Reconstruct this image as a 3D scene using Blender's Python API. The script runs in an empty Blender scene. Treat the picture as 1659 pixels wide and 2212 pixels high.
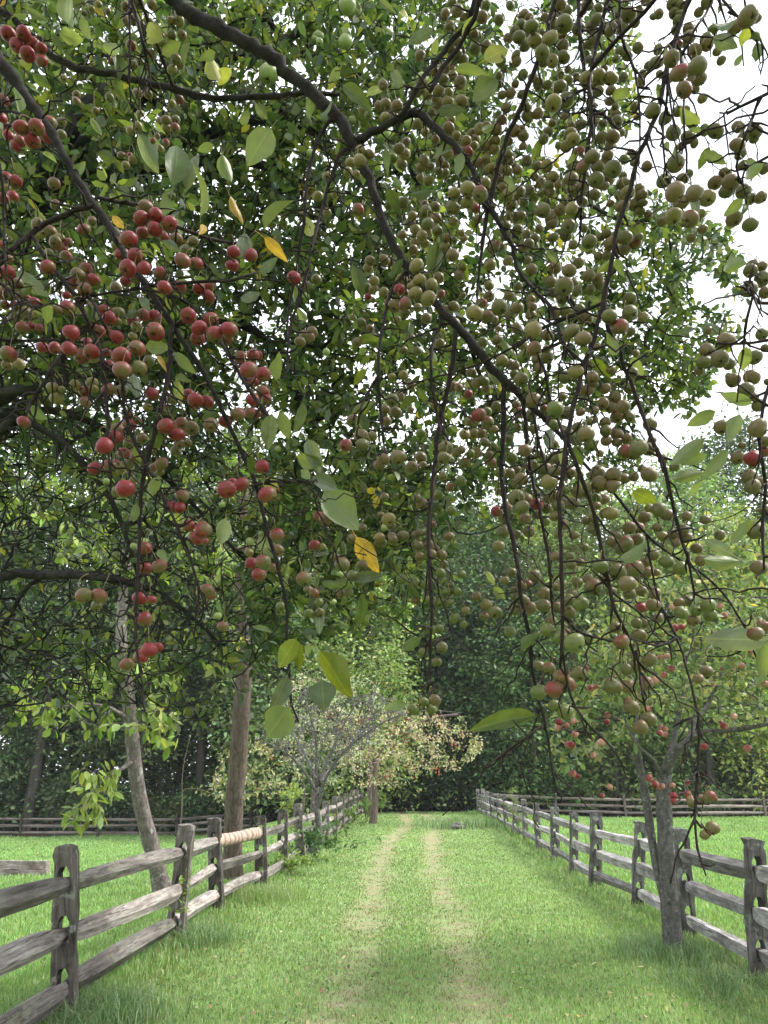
import bpy, math, random
import numpy as np
from mathutils import Vector, Matrix

R = math.radians
rng = np.random.default_rng(7)
random.seed(7)
scene = bpy.context.scene
COL = scene.collection

# ------------------------------------------------------------------ camera
PITCH = R(15.0)                       # part of the upward look is tilt, part is lens shift
VC = 1709 - 1662.3 * math.tan(PITCH)
EYE = np.array([0.0, 0.0, 1.6])
cam_data = bpy.data.cameras.new('camera')
cam = bpy.data.objects.new('camera', cam_data)
COL.objects.link(cam)
cam.location = EYE
cam.rotation_euler = (R(90) + PITCH, 0, 0)
cam_data.sensor_fit = 'VERTICAL'
cam_data.sensor_height = 34.6
cam_data.sensor_width = 34.6
cam_data.lens = 26.0
cam_data.shift_y = (VC - 1106) / 2212
cam_data.clip_start = 0.05
cam_data.clip_end = 2000
scene.camera = cam

# ------------------------------------------------------------------ world, sun, exposure
SUN_EL, SUN_AZ = R(50), R(84)          # azimuth measured from +Y towards +X
world = bpy.data.worlds.new('World')
scene.world = world
world.use_nodes = True
wn, wl = world.node_tree.nodes, world.node_tree.links
wn.clear()
sky = wn.new('ShaderNodeTexSky')
sky.sky_type = 'NISHITA'
sky.sun_disc = False
sky.sun_elevation = SUN_EL
sky.sun_rotation = SUN_AZ
tc = wn.new('ShaderNodeTexCoord')
mp = wn.new('ShaderNodeMapping')
mp.inputs['Scale'].default_value = (1.0, 1.0, 2.2)
mp.inputs['Location'].default_value = (2.3, 1.1, .6)
cn = wn.new('ShaderNodeTexNoise')
cn.inputs['Scale'].default_value = 2.1
cn.inputs['Detail'].default_value = 7
cn.inputs['Roughness'].default_value = 0.55
cr = wn.new('ShaderNodeValToRGB')
cr.color_ramp.elements[0].position = 0.36
cr.color_ramp.elements[1].position = 0.54
cr.color_ramp.elements[0].color = (.5, .5, .5, 1)           # thin high cloud over the blue
cmix = wn.new('ShaderNodeMixRGB')
cmix.inputs[2].default_value = (12.5, 12.9, 13.6, 1)   # sunlit cloud, same units as the sky
bg = wn.new('ShaderNodeBackground')
bg.inputs['Strength'].default_value = 0.09
wo = wn.new('ShaderNodeOutputWorld')
wl.new(tc.outputs['Generated'], mp.inputs['Vector'])
wl.new(mp.outputs['Vector'], cn.inputs['Vector'])
wl.new(cn.outputs['Fac'], cr.inputs['Fac'])
wl.new(cr.outputs['Color'], cmix.inputs['Fac'])
wl.new(sky.outputs['Color'], cmix.inputs[1])
wl.new(cmix.outputs['Color'], bg.inputs['Color'])
wl.new(bg.outputs['Background'], wo.inputs['Surface'])

sun_data = bpy.data.lights.new('sun', 'SUN')
sun_data.energy = 2.8
sun_data.angle = R(12)
sun_data.color = (1.0, 0.96, 0.88)
sun = bpy.data.objects.new('sun', sun_data)
COL.objects.link(sun)
_sd = Vector((math.sin(SUN_AZ) * math.cos(SUN_EL), math.cos(SUN_AZ) * math.cos(SUN_EL), math.sin(SUN_EL)))
sun.rotation_euler = _sd.to_track_quat('Z', 'Y').to_euler()
sun.location = (20, 12, 30)

scene.view_settings.view_transform = 'Standard'
scene.view_settings.look = 'None'
scene.view_settings.exposure = 1.2
scene.view_settings.gamma = 1.0
scene.view_settings.use_curve_mapping = False
cy = scene.cycles
cy.max_bounces = 6
cy.diffuse_bounces = 4
cy.glossy_bounces = 2
cy.transmission_bounces = 4
cy.transparent_max_bounces = 4
cy.volume_bounces = 0
cy.use_denoising = True
cy.caustics_reflective = False
cy.caustics_refractive = False
try:
    scene.render.use_persistent_data = False
    cy.use_adaptive_sampling = True
    cy.adaptive_threshold = 0.02
except Exception:
    pass

# ------------------------------------------------------------------ picture <-> place
FD = 1662.3                          # focal length in the units of a 1659 x 2212 view of the photograph
_F = np.array([0, math.cos(PITCH), math.sin(PITCH)])
_U = np.array([0, -math.sin(PITCH), math.cos(PITCH)])
_R = np.array([1.0, 0, 0])
def ray(u, v):
    return _F + (u - 829.5) / FD * _R + (VC - v) / FD * _U
def P(u, v, d):
    return EYE + d * ray(u, v)
def ss(t):
    t = np.clip(t, 0, 1)
    return t * t * (3 - 2 * t)
def terrain(x, y):
    x = np.asarray(x, float); y = np.asarray(y, float)
    c = 0.47 * ss((y - 13) / 29)
    dl = ss((-x - 2.8) / 7)
    dr = ss((x - 5.5) / 7)
    l = -0.78 * ss((y - 7.5) / 36.5)
    r = 0.2 * ss((y - 11) / 32)
    h = c * (1 - dl) * (1 - dr) + l * dl + r * dr
    return h + 0.02 * np.sin(x * 1.7 + 1.3 * np.sin(y * .9)) * np.sin(y * 1.1 + .6)
def G(u, v):
    d = ray(u, v)
    t = 1.0
    for _ in range(60):
        p = EYE + t * d
        z = float(terrain(p[0], p[1]))
        if d[2] >= -1e-4: break
        t = 0.5 * t + 0.5 * ((z - EYE[2]) / d[2])
    p = EYE + t * d
    return np.array([p[0], p[1], float(terrain(p[0], p[1]))])
def on_ground(x, y): return np.array([x, y, float(terrain(x, y))])

# ------------------------------------------------------------------ naming
def tag(o, label=None, cat=None, group=None, kind=None):
    if label: o['label'] = label
    if cat: o['category'] = cat
    if group: o['group'] = group
    if kind: o['kind'] = kind
    return o
def empty(name, loc, label, cat, group=None):
    o = bpy.data.objects.new(name, None)
    o.empty_display_size = 0.2
    COL.objects.link(o)
    o.location = loc
    return tag(o, label, cat, group)
def link(name, me, parent=None, mat=None, kind=None, label=None):
    o = bpy.data.objects.new(name, me)
    COL.objects.link(o)
    if parent is not None: o.parent = parent
    if mat is not None and len(me.materials) == 0: me.materials.append(mat)
    if kind: o['kind'] = kind
    if label: o['label'] = label
    return o

# ------------------------------------------------------------------ meshes
def mesh(name, V, faces, col=None, smooth=True):
    """faces: list of (n,k) integer arrays"""
    V = np.asarray(V, np.float32)
    me = bpy.data.meshes.new(name)
    me.vertices.add(len(V)); me.vertices.foreach_set('co', V.ravel())
    faces = [np.asarray(f, np.int32) for f in faces if len(f)]
    li = np.concatenate([f.ravel() for f in faces])
    tot = np.concatenate([np.full(len(f), f.shape[1], np.int32) for f in faces])
    st = np.concatenate([[0], np.cumsum(tot)[:-1]]).astype(np.int32)
    me.loops.add(len(li)); me.loops.foreach_set('vertex_index', li)
    me.polygons.add(len(tot)); me.polygons.foreach_set('loop_start', st)
    try: me.polygons.foreach_set('loop_total', tot)
    except Exception: pass
    me.polygons.foreach_set('use_smooth', np.full(len(tot), smooth))
    if col is not None:
        a = me.color_attributes.new('col', 'FLOAT_COLOR', 'POINT')
        c = np.ones((len(V), 4), np.float32); c[:, :3] = col
        a.data.foreach_set('color', c.ravel())
    me.update(); me.validate()
    return me
def unit(a):
    return a / np.maximum(np.linalg.norm(a, axis=-1, keepdims=True), 1e-9)
def spline(pts, step):
    """Catmull-Rom through pts (n,k), resampled about every step (first three columns measure the length)"""
    pts = np.asarray(pts, float)
    if len(pts) < 3:
        n = max(2, int(np.linalg.norm(pts[-1, :3] - pts[0, :3]) / step) + 1)
        return pts[0] + (pts[-1] - pts[0]) * np.linspace(0, 1, n)[:, None]
    p = np.vstack([2 * pts[0] - pts[1], pts, 2 * pts[-1] - pts[-2]])
    out = []
    for i in range(1, len(p) - 2):
        n = max(1, int(round(np.linalg.norm(p[i + 1, :3] - p[i, :3]) / step)))
        for k in range(n):
            t = k / n
            out.append(.5 * (2 * p[i] + (p[i + 1] - p[i - 1]) * t + (2 * p[i - 1] - 5 * p[i] + 4 * p[i + 1] - p[i + 2]) * t * t
                             + (3 * p[i] - p[i - 1] - 3 * p[i + 1] + p[i + 2]) * t ** 3))
    out.append(pts[-1])
    return np.array(out)
class Tubes:
    def __init__(s): s.V = []; s.Q = []; s.T = []; s.n = 0
    def add(s, pts, rad, k=6, cap=True, rough=0.0):
        pts = np.asarray(pts, float); n = len(pts)
        if n < 2: return
        rad = np.broadcast_to(np.asarray(rad, float), (n,))
        t = unit(np.gradient(pts, axis=0))
        m = np.abs(t.mean(0)); ref = np.eye(3)[int(np.argmin(m))]
        a = unit(np.cross(t, ref)); b = np.cross(t, a)
        th = np.arange(k) * 2 * np.pi / k
        rr = rad[:, None] * (1 + rough * rng.normal(size=(n, k))) if rough else rad[:, None] * np.ones((1, k))
        V = pts[:, None, :] + rr[..., None] * (np.cos(th)[None, :, None] * a[:, None, :] + np.sin(th)[None, :, None] * b[:, None, :])
        s.V.append(V.reshape(-1, 3))
        i = np.arange(n - 1)[:, None] * k + np.arange(k)[None, :]
        j = np.arange(n - 1)[:, None] * k + (np.arange(k)[None, :] + 1) % k
        s.Q.append(np.stack([i, j, j + k, i + k], -1).reshape(-1, 4) + s.n)
        if cap and k >= 4:
            c = s.n + (n - 1) * k
            s.T.append(np.array([[c, c + q, c + q + 1] for q in range(1, k - 1)]))
        s.n += n * k
    def mesh(s, name, origin=(0, 0, 0), col=None):
        V = np.vstack(s.V) - np.asarray(origin)
        return mesh(name, V, s.Q + s.T, col)
def chunkcat(fs): return np.vstack(fs)

LEAF7 = (np.array([[0, 0, 0], [.28, .40, .07], [.66, .38, .05], [1, 0, -.10], [.66, -.38, .05], [.28, -.40, .07], [.5, 0, -.03]]),
         np.array([[6, 0, 5], [6, 5, 4], [6, 4, 3], [6, 3, 2], [6, 2, 1], [6, 1, 0]]))
LEAF4 = (np.array([[0, 0, 0], [.42, .5, .12], [1, 0, -.05], [.42, -.5, .12]]), np.array([[0, 3, 2], [0, 2, 1]]))
def leaf_cloud(pos, dirv, nrm, L, W, col, templ=LEAF7):
    """one leaf per row; returns V, F, C"""
    tv, tf = templ
    n = len(pos); k = len(tv)
    d = unit(dirv); b = unit(np.cross(nrm, d)); nn = np.cross(d, b)
    L = np.broadcast_to(L, (n,)); W = np.broadcast_to(W, (n,))
    V = (pos[:, None, :] + (tv[None, :, 0:1] * L[:, None, None]) * d[:, None, :] + (tv[None, :, 1:2] * W[:, None, None]) * b[:, None, :]
         + (tv[None, :, 2:3] * W[:, None, None]) * nn[:, None, :])
    F = (tf[None] + (np.arange(n) * k)[:, None, None]).reshape(-1, 3)
    C = np.repeat(np.asarray(col, np.float32), k, axis=0)
    return V.reshape(-1, 3), F, C
def pick_cols(n, palette, weights, jit=0.18):
    pal = np.array(palette, float); w = np.array(weights, float); w /= w.sum()
    c = pal[rng.choice(len(pal), n, p=w)]
    return np.clip(c * (1 + jit * rng.normal(size=(n, 1))) * (1 + .06 * rng.normal(size=(n, 3))), .005, .9)

# ------------------------------------------------------------------ growing branches
class Skel:
    def __init__(s, cap=60000):
        s.P = np.zeros((cap, 3)); s.D = np.zeros((cap, 3)); s.par = np.full(cap, -1); s.fix = np.zeros(cap); s.n = 0; s.lines = []
    def line(s, pts, rad=None, parent=-1, kind=0):
        """rad given: fixed radii; else worked out from what the line carries"""
        n = len(pts); i0 = s.n
        s.P[i0:i0 + n] = pts
        s.D[i0:i0 + n] = unit(np.gradient(np.asarray(pts, float), axis=0)) if n > 1 else [0, 0, 1]
        s.par[i0] = parent; s.par[i0 + 1:i0 + n] = np.arange(i0, i0 + n - 1)
        if rad is not None: s.fix[i0:i0 + n] = rad
        s.n += n
        idx = list(range(i0, i0 + n))
        s.lines.append((parent, idx, kind))
        return idx
    def nearest(s, q, lo=0):
        d = ((s.P[lo:s.n] - q) ** 2).sum(1)
        j = int(np.argmin(d)); return lo + j, math.sqrt(d[j])
    def grow(s, att, step=.12, droop=0.0, wob=.08, order=None, bend=.35):
        """join every point of att to the nearest branch, nearest first"""
        att = np.asarray(att, float)
        d = np.array([s.nearest(a)[1] for a in att])
        ends = []
        for i in np.argsort(d):
            a = att[i]
            j, dist = s.nearest(a)
            if dist < step * .5: continue
            n = max(2, int(dist / step) + 1)
            t = np.linspace(0, 1, n + 1)[1:, None]
            ctrl = s.P[j] + s.D[j] * dist * bend + (a - s.P[j]) * .25 + np.array([0, 0, droop * dist]) + rng.normal(size=3) * wob * dist
            pts = (1 - t) ** 2 * s.P[j] + 2 * t * (1 - t) * ctrl + t * t * a
            if n > 2: pts[:-1] += rng.normal(size=(n - 1, 3)) * wob * .25 * min(dist, .5)
            s.line(pts, None, j)
            ends.append(s.n - 1)
        return ends
    def radii(s, tip=.003, power=.45, cap=1.0):
        cnt = np.zeros(s.n)
        has = np.zeros(s.n, bool)
        for i in range(s.n - 1, -1, -1):
            if not has[i]: cnt[i] += 1
            p = s.par[i]
            if p >= 0: cnt[p] += cnt[i] if not has[p] or True else 0; has[p] = True
        r = np.minimum(tip * cnt ** power, cap)
        f = s.fix[:s.n]
        r = np.where(f > 0, f, r)
        for parent, idx, kind in s.lines:                    # never thicker than the branch it leaves
            if parent >= 0: r[idx] = np.minimum(r[idx], r[parent] * .92)
        return r
    def tubes(s, r, kmin=3, kmax=8, sel=None, rough=0.0, thick=.02):
        T = Tubes()
        for parent, idx, kind in s.lines:
            if sel is not None and kind != sel: continue
            ii = ([parent] if parent >= 0 else []) + idx
            if len(ii) < 2: continue
            rr = r[ii].copy()
            if parent >= 0: rr[0] = min(rr[0], rr[1] * 1.25)
            k = kmin if rr.max() < thick * .25 else (5 if rr.max() < thick else kmax)
            T.add(s.P[ii], rr, k, rough=rough if k > 4 else 0)
        return T

HAZE = .00035
# ------------------------------------------------------------------ materials
def new_mat(name):
    m = bpy.data.materials.new(name); m.use_nodes = True
    nt = m.node_tree; nt.nodes.clear()
    out = nt.nodes.new('ShaderNodeOutputMaterial')
    return m, nt.nodes, nt.links, out
def N(nodes, t, **kw):
    n = nodes.new(t)
    for k, v in kw.items():
        if k in n.inputs: n.inputs[k].default_value = v
        else: setattr(n, k, v)
    return n
def mixc(nodes, links, fac, a, b, mode='MIX'):
    m = nodes.new('ShaderNodeMixRGB'); m.blend_type = mode
    for sock, v in ((m.inputs[0], fac), (m.inputs[1], a), (m.inputs[2], b)):
        if isinstance(v, bpy.types.NodeSocket): links.new(v, sock)
        elif isinstance(v, (int, float)): sock.default_value = v if sock.type == 'VALUE' else (v, v, v, 1)
        else: sock.default_value = (*v, 1) if len(v) == 3 else v
    return m.outputs[0]
def ramp(nodes, links, src, stops):
    r = nodes.new('ShaderNodeValToRGB')
    el = r.color_ramp.elements
    while len(el) < len(stops): el.new(.5)
    for e, (p, c) in zip(el, stops):
        e.position = p; e.color = (*c, 1) if not isinstance(c, (int, float)) else (c, c, c, 1)
    links.new(src, r.inputs[0])
    return r.outputs[0]
def mathn(nodes, links, op, a, b=None):
    m = nodes.new('ShaderNodeMath'); m.operation = op
    for sock, v in ((m.inputs[0], a), (m.inputs[1], b)):
        if v is None: continue
        if isinstance(v, bpy.types.NodeSocket): links.new(v, sock)
        else: sock.default_value = v
    return m.outputs[0]
def noise(nodes, links, scale, detail=4, rough=.6, vec=None, stretch=None, coord='Object'):
    t = nodes.new('ShaderNodeTexCoord')
    v = t.outputs[coord] if vec is None else vec
    if stretch:
        mp = nodes.new('ShaderNodeMapping'); mp.inputs['Scale'].default_value = stretch
        links.new(v, mp.inputs[0]); v = mp.outputs[0]
    n = N(nodes, 'ShaderNodeTexNoise', Scale=scale, Detail=detail, Roughness=rough)
    links.new(v, n.inputs['Vector'])
    return n.outputs['Fac']
def leaf_shader(name, transl=.38, rough=.5, tint=(1.2, 1.25, .6), spec=.35, near=False):
    """leaf: reflects its own colour, lets yellowish light through; 'col' is the leaf's colour, the object colour tints a whole crown"""
    m, nd, lk, out = new_mat(name)
    oi = nd.new('ShaderNodeObjectInfo')
    if near:
        base = oi.outputs['Color']
        t = nd.new('ShaderNodeTexCoord')
        sep = nd.new('ShaderNodeSeparateXYZ'); lk.new(t.outputs['Object'], sep.inputs[0])
        ay = mathn(nd, lk, 'ABSOLUTE', sep.outputs['Y'])
        mid = ramp(nd, lk, ay, [(0.0, 1), (.022, 0)])
        k = mathn(nd, lk, 'SUBTRACT', sep.outputs['X'], mathn(nd, lk, 'MULTIPLY', ay, .75))
        w = mathn(nd, lk, 'ABSOLUTE', mathn(nd, lk, 'SINE', mathn(nd, lk, 'MULTIPLY', k, 24.0)))
        side = ramp(nd, lk, w, [(0.0, 1), (.16, 0)])
        vein = mathn(nd, lk, 'MAXIMUM', mid, mathn(nd, lk, 'MULTIPLY', side, .55))
        sp = noise(nd, lk, 7.0, 4, .65)
        blot = ramp(nd, lk, sp, [(.62, 0), (.72, 1)])
        vs = mixc(nd, lk, 1.0, base, (1.8, 1.7, 1.5), 'MULTIPLY')
        c1 = mixc(nd, lk, mathn(nd, lk, 'MULTIPLY', vein, .6), base, vs)
        c1 = mixc(nd, lk, mathn(nd, lk, 'MULTIPLY', blot, .35), c1, (.20, .13, .03))
        n2 = noise(nd, lk, 3.0, 3, .5)
        c1 = mixc(nd, lk, .5, c1, mixc(nd, lk, 1.0, c1, ramp(nd, lk, n2, [(.3, .6), (.7, 1.4)]), 'MULTIPLY'))
        geo = nd.new('ShaderNodeNewGeometry')
        under = mixc(nd, lk, .45, c1, (.20, .25, .17))
        c = mixc(nd, lk, geo.outputs['Backfacing'], c1, under)
        bump_src = vein
    else:
        at = nd.new('ShaderNodeAttribute'); at.attribute_name = 'col'
        c = mixc(nd, lk, 1.0, at.outputs['Color'], oi.outputs['Color'], 'MULTIPLY')
        bump_src = None
    p = N(nd, 'ShaderNodeBsdfPrincipled', Roughness=rough)
    p.inputs['Specular IOR Level'].default_value = spec
    lk.new(c, p.inputs['Base Color'])
    if bump_src is not None:
        b = N(nd, 'ShaderNodeBump', Strength=.25, Distance=.01)
        lk.new(bump_src, b.inputs['Height']); lk.new(b.outputs[0], p.inputs['Normal'])
    tr = nd.new('ShaderNodeBsdfTranslucent')
    lk.new(mixc(nd, lk, 1.0, c, tint, 'MULTIPLY'), tr.inputs['Color'])
    mx = nd.new('ShaderNodeMixShader'); mx.inputs[0].default_value = transl
    lk.new(p.outputs[0], mx.inputs[1]); lk.new(tr.outputs[0], mx.inputs[2])
    lk.new(mx.outputs[0], out.inputs['Surface'])
    return m
M_LEAF = leaf_shader('tree_leaf')
M_FOREST = leaf_shader('forest_leaf', .3, .55)
M_NEARLEAF = leaf_shader('crabapple_leaf', .42, .42, (1.35, 1.35, .45), .4, near=True)
M_GRASS = leaf_shader('grass_blade', .35, .42, (1.2, 1.15, .7), .5)

def bark(name, dark, light, lichen=None, lamt=.5, scale=9, stretch=(1, 1, .35), bumps=.5, dist=.02, rough=.9, fine=40):
    m, nd, lk, out = new_mat(name)
    n1 = noise(nd, lk, scale, 6, .65, stretch=stretch)
    n2 = noise(nd, lk, fine, 5, .7, stretch=stretch)
    c = mixc(nd, lk, ramp(nd, lk, n1, [(.32, 0), (.68, 1)]), dark, light)
    c = mixc(nd, lk, .6, c, mixc(nd, lk, 1.0, c, ramp(nd, lk, n2, [(.3, .45), (.7, 1.5)]), 'MULTIPLY'))
    if lichen:
        n3 = noise(nd, lk, scale * .8, 7, .7)
        c = mixc(nd, lk, mathn(nd, lk, 'MULTIPLY', ramp(nd, lk, n3, [(1 - lamt, 0), (1 - lamt + .08, 1)]), .8), c, lichen)
    p = N(nd, 'ShaderNodeBsdfPrincipled', Roughness=rough); p.inputs['Specular IOR Level'].default_value = .12
    lk.new(c, p.inputs['Base Color'])
    b = N(nd, 'ShaderNodeBump', Strength=bumps, Distance=dist)
    lk.new(mathn(nd, lk, 'ADD', n1, mathn(nd, lk, 'MULTIPLY', n2, .6)), b.inputs['Height']); lk.new(b.outputs[0], p.inputs['Normal'])
    lk.new(p.outputs[0], out.inputs['Surface'])
    return m
M_BARK = bark('crabapple_bark', (.009, .0075, .0075), (.034, .028, .026), (.10, .10, .085), .33, 26, (1, 1, 1), .8, .006, .85, 130)
M_TWIG = bark('crabapple_twig', (.011, .007, .007), (.032, .022, .020), None, .5, 60, (1, 1, 1), .4, .002, .7, 200)
M_STALK = bark('fruit_stalk', (.10, .09, .045), (.20, .15, .07), None, .5, 60, (1, 1, 1), .1, .001, .6, 200)
M_OLDBARK = bark('old_apple_bark', (.012, .011, .011), (.045, .041, .038), (.10, .11, .09), .33, 7, (1, 1, 1), .8, .02, .92, 45)
M_GREYBARK = bark('grey_bark', (.10, .085, .078), (.27, .235, .215), (.40, .42, .37), .44, 12, (1, 1, .5), 1.0, .05, .9, 55)
M_BROWNBARK = bark('brown_bark', (.085, .066, .055), (.22, .175, .145), (.28, .27, .23), .35, 14, (1.5, 1.5, .3), 1.0, .06, .92, 50)
M_SILVERBARK = bark('lichen_bark', (.075, .070, .066), (.20, .19, .18), (.38, .41, .38), .42, 22, (1, 1, .7), 1.0, .03, .9, 90)
M_WOODSBARK = bark('woods_bark', (.05, .043, .038), (.13, .115, .10), (.17, .18, .15), .35, 3, (1.5, 1.5, .3), .6, .05, .95, 20)

def weathered(name, dark, mid, light, moss=None, warm=None):
    """split timber: grain and checks along the object's X axis (rails) ; posts use Z"""
    m, nd, lk, out = new_mat(name)
    oi = nd.new('ShaderNodeObjectInfo')
    t = nd.new('ShaderNodeTexCoord')
    off = nd.new('ShaderNodeVectorMath'); off.operation = 'ADD'
    rv = nd.new('ShaderNodeCombineXYZ')
    r10 = mathn(nd, lk, 'MULTIPLY', oi.outputs['Random'], 37.0)
    lk.new(r10, rv.inputs[0]); lk.new(r10, rv.inputs[1])
    lk.new(t.outputs['Object'], off.inputs[0]); lk.new(rv.outputs[0], off.inputs[1])
    v = off.outputs[0]
    axis = 0 if 'rail' in name else 2
    st = [9, 9, 9]; st[axis] = 2.0 if axis == 0 else .8
    g1 = noise(nd, lk, 3.0, 6, .7, vec=v, stretch=tuple(st))
    st2 = [30, 30, 30]; st2[axis] = 3.6 if axis == 0 else 1.3
    g2 = noise(nd, lk, 2.2, 4, .7, vec=v, stretch=tuple(st2))
    g3 = noise(nd, lk, 3.4, 6, .7, vec=v)
    c = ramp(nd, lk, g1, [(.28, dark), (.5, mid), (.72, light)])
    crack = ramp(nd, lk, g2, [(.30, 0), (.42, 1)])
    c = mixc(nd, lk, mathn(nd, lk, 'MULTIPLY', mathn(nd, lk, 'SUBTRACT', 1.0, crack), .8), c, (.02, .018, .016))
    c = mixc(nd, lk, ramp(nd, lk, g3, [(.42, .0), (.62, .85)]), c, mixc(nd, lk, 1.0, c, (.45, .43, .42), 'MULTIPLY'))
    if moss:
        g4 = noise(nd, lk, 5.5, 7, .75, vec=v)
        c = mixc(nd, lk, mathn(nd, lk, 'MULTIPLY', ramp(nd, lk, g4, [(.56, 0), (.62, 1)]), .75), c, moss)
    tone = ramp(nd, lk, oi.outputs['Random'], [(0, .58), (.6, 1.0), (1, 1.3)])
    c = mixc(nd, lk, 1.0, c, tone, 'MULTIPLY')
    c = mixc(nd, lk, 1.0, c, oi.outputs['Color'], 'MULTIPLY')
    p = N(nd, 'ShaderNodeBsdfPrincipled', Roughness=.88); p.inputs['Specular IOR Level'].default_value = .25
    lk.new(c, p.inputs['Base Color'])
    b = N(nd, 'ShaderNodeBump', Strength=.9, Distance=.012)
    h = mathn(nd, lk, 'ADD', g1, mathn(nd, lk, 'MULTIPLY', crack, .7))
    lk.new(h, b.inputs['Height']); lk.new(b.outputs[0], p.inputs['Normal'])
    lk.new(p.outputs[0], out.inputs['Surface'])
    return m
M_POST = weathered('weathered_post_wood', (.045, .038, .033), (.12, .104, .093), (.25, .225, .205), (.27, .28, .24))
M_RAIL = weathered('weathered_rail_wood', (.085, .074, .068), (.225, .20, .185), (.40, .37, .345), (.24, .25, .18))

def bark_rail():
    m, nd, lk, out = new_mat('pale_bark_rail')
    w = nd.new('ShaderNodeTexWave'); w.bands_direction = 'X'
    for k, v in (('Scale', 3.2), ('Distortion', 6.0), ('Detail', 3)): w.inputs[k].default_value = v
    t = nd.new('ShaderNodeTexCoord'); lk.new(t.outputs['Object'], w.inputs['Vector'])
    c = ramp(nd, lk, w.outputs['Fac'], [(0, (.20, .13, .10)), (.25, (.36, .25, .20)), (1, (.42, .31, .26))])
    n = noise(nd, lk, 30, 5, .7, stretch=(.4, 1, 1))
    c = mixc(nd, lk, .5, c, mixc(nd, lk, 1.0, c, ramp(nd, lk, n, [(.3, .6), (.7, 1.3)]), 'MULTIPLY'))
    p = N(nd, 'ShaderNodeBsdfPrincipled', Roughness=.85); lk.new(c, p.inputs['Base Color'])
    b = N(nd, 'ShaderNodeBump', Strength=.7, Distance=.02); lk.new(w.outputs['Fac'], b.inputs['Height']); lk.new(b.outputs[0], p.inputs['Normal'])
    lk.new(p.outputs[0], out.inputs['Surface'])
    return m
M_BARKRAIL = bark_rail()

def apple_mat():
    """object colour = ground colour of the skin, its alpha = how much red blush; the blush sits on one cheek of the fruit"""
    m, nd, lk, out = new_mat('crabapple_skin')
    oi = nd.new('ShaderNodeObjectInfo')
    t = nd.new('ShaderNodeTexCoord')
    rv = nd.new('ShaderNodeCombineXYZ')
    r10 = mathn(nd, lk, 'MULTIPLY', oi.outputs['Random'], 53.0)
    lk.new(r10, rv.inputs[0]); lk.new(r10, rv.inputs[2])
    off = nd.new('ShaderNodeVectorMath'); off.operation = 'ADD'
    lk.new(t.outputs['Object'], off.inputs[0]); lk.new(rv.outputs[0], off.inputs[1])
    v = off.outputs[0]
    sep = nd.new('ShaderNodeSeparateXYZ'); lk.new(t.outputs['Object'], sep.inputs[0])
    n1 = noise(nd, lk, 1.3, 4, .6, vec=v)
    streak = noise(nd, lk, 5.0, 5, .7, vec=v, stretch=(2.2, 2.2, .5))
    cheek = mathn(nd, lk, 'ADD', mathn(nd, lk, 'MULTIPLY', sep.outputs['X'], .28), mathn(nd, lk, 'MULTIPLY', sep.outputs['Z'], .18))
    k = mathn(nd, lk, 'ADD', mathn(nd, lk, 'ADD', cheek, mathn(nd, lk, 'MULTIPLY', mathn(nd, lk, 'SUBTRACT', n1, .5), .9)),
              mathn(nd, lk, 'MULTIPLY', mathn(nd, lk, 'SUBTRACT', streak, .5), .5))
    k = mathn(nd, lk, 'ADD', k, mathn(nd, lk, 'SUBTRACT', mathn(nd, lk, 'MULTIPLY', oi.outputs['Alpha'], 1.25), .62))
    blush = ramp(nd, lk, k, [(-.0, 0), (.45, 1)])
    red = mixc(nd, lk, streak, (.105, .005, .010), (.215, .018, .022))
    base = mixc(nd, lk, .6, oi.outputs['Color'], mixc(nd, lk, 1.0, oi.outputs['Color'], ramp(nd, lk, n1, [(.3, .7), (.7, 1.25)]), 'MULTIPLY'))
    c = mixc(nd, lk, blush, base, red)
    sp = noise(nd, lk, 9.0, 3, .6, vec=v)
    c = mixc(nd, lk, mathn(nd, lk, 'MULTIPLY', ramp(nd, lk, sp, [(.66, 0), (.71, 1)]), .55), c, (.10, .06, .03))
    rus = noise(nd, lk, 30.0, 2, .5, vec=v)
    c = mixc(nd, lk, mathn(nd, lk, 'MULTIPLY', ramp(nd, lk, rus, [(.62, 0), (.70, 1)]), .35), c, (.34, .27, .14))
    p = N(nd, 'ShaderNodeBsdfPrincipled', Roughness=.42); p.inputs['Specular IOR Level'].default_value = .32
    try: p.inputs['Subsurface Weight'].default_value = .0
    except Exception: pass
    lk.new(c, p.inputs['Base Color'])
    b = N(nd, 'ShaderNodeBump', Strength=.12, Distance=.05); lk.new(n1, b.inputs['Height']); lk.new(b.outputs[0], p.inputs['Normal'])
    rg = ramp(nd, lk, rus, [(.3, .34), (.7, .55)]); lk.new(rg, p.inputs['Roughness'])
    lk.new(p.outputs[0], out.inputs['Surface'])
    return m
M_APPLE = apple_mat()
def flat(name, c, rough=.9):
    m, nd, lk, out = new_mat(name)
    n = noise(nd, lk, 20, 3, .6)
    p = N(nd, 'ShaderNodeBsdfPrincipled', Roughness=rough)
    lk.new(mixc(nd, lk, 1.0, c, ramp(nd, lk, n, [(.3, .6), (.7, 1.3)]), 'MULTIPLY'), p.inputs['Base Color'])
    lk.new(p.outputs[0], out.inputs['Surface']); return m
M_CALYX = flat('dry_calyx', (.035, .022, .015))

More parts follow.
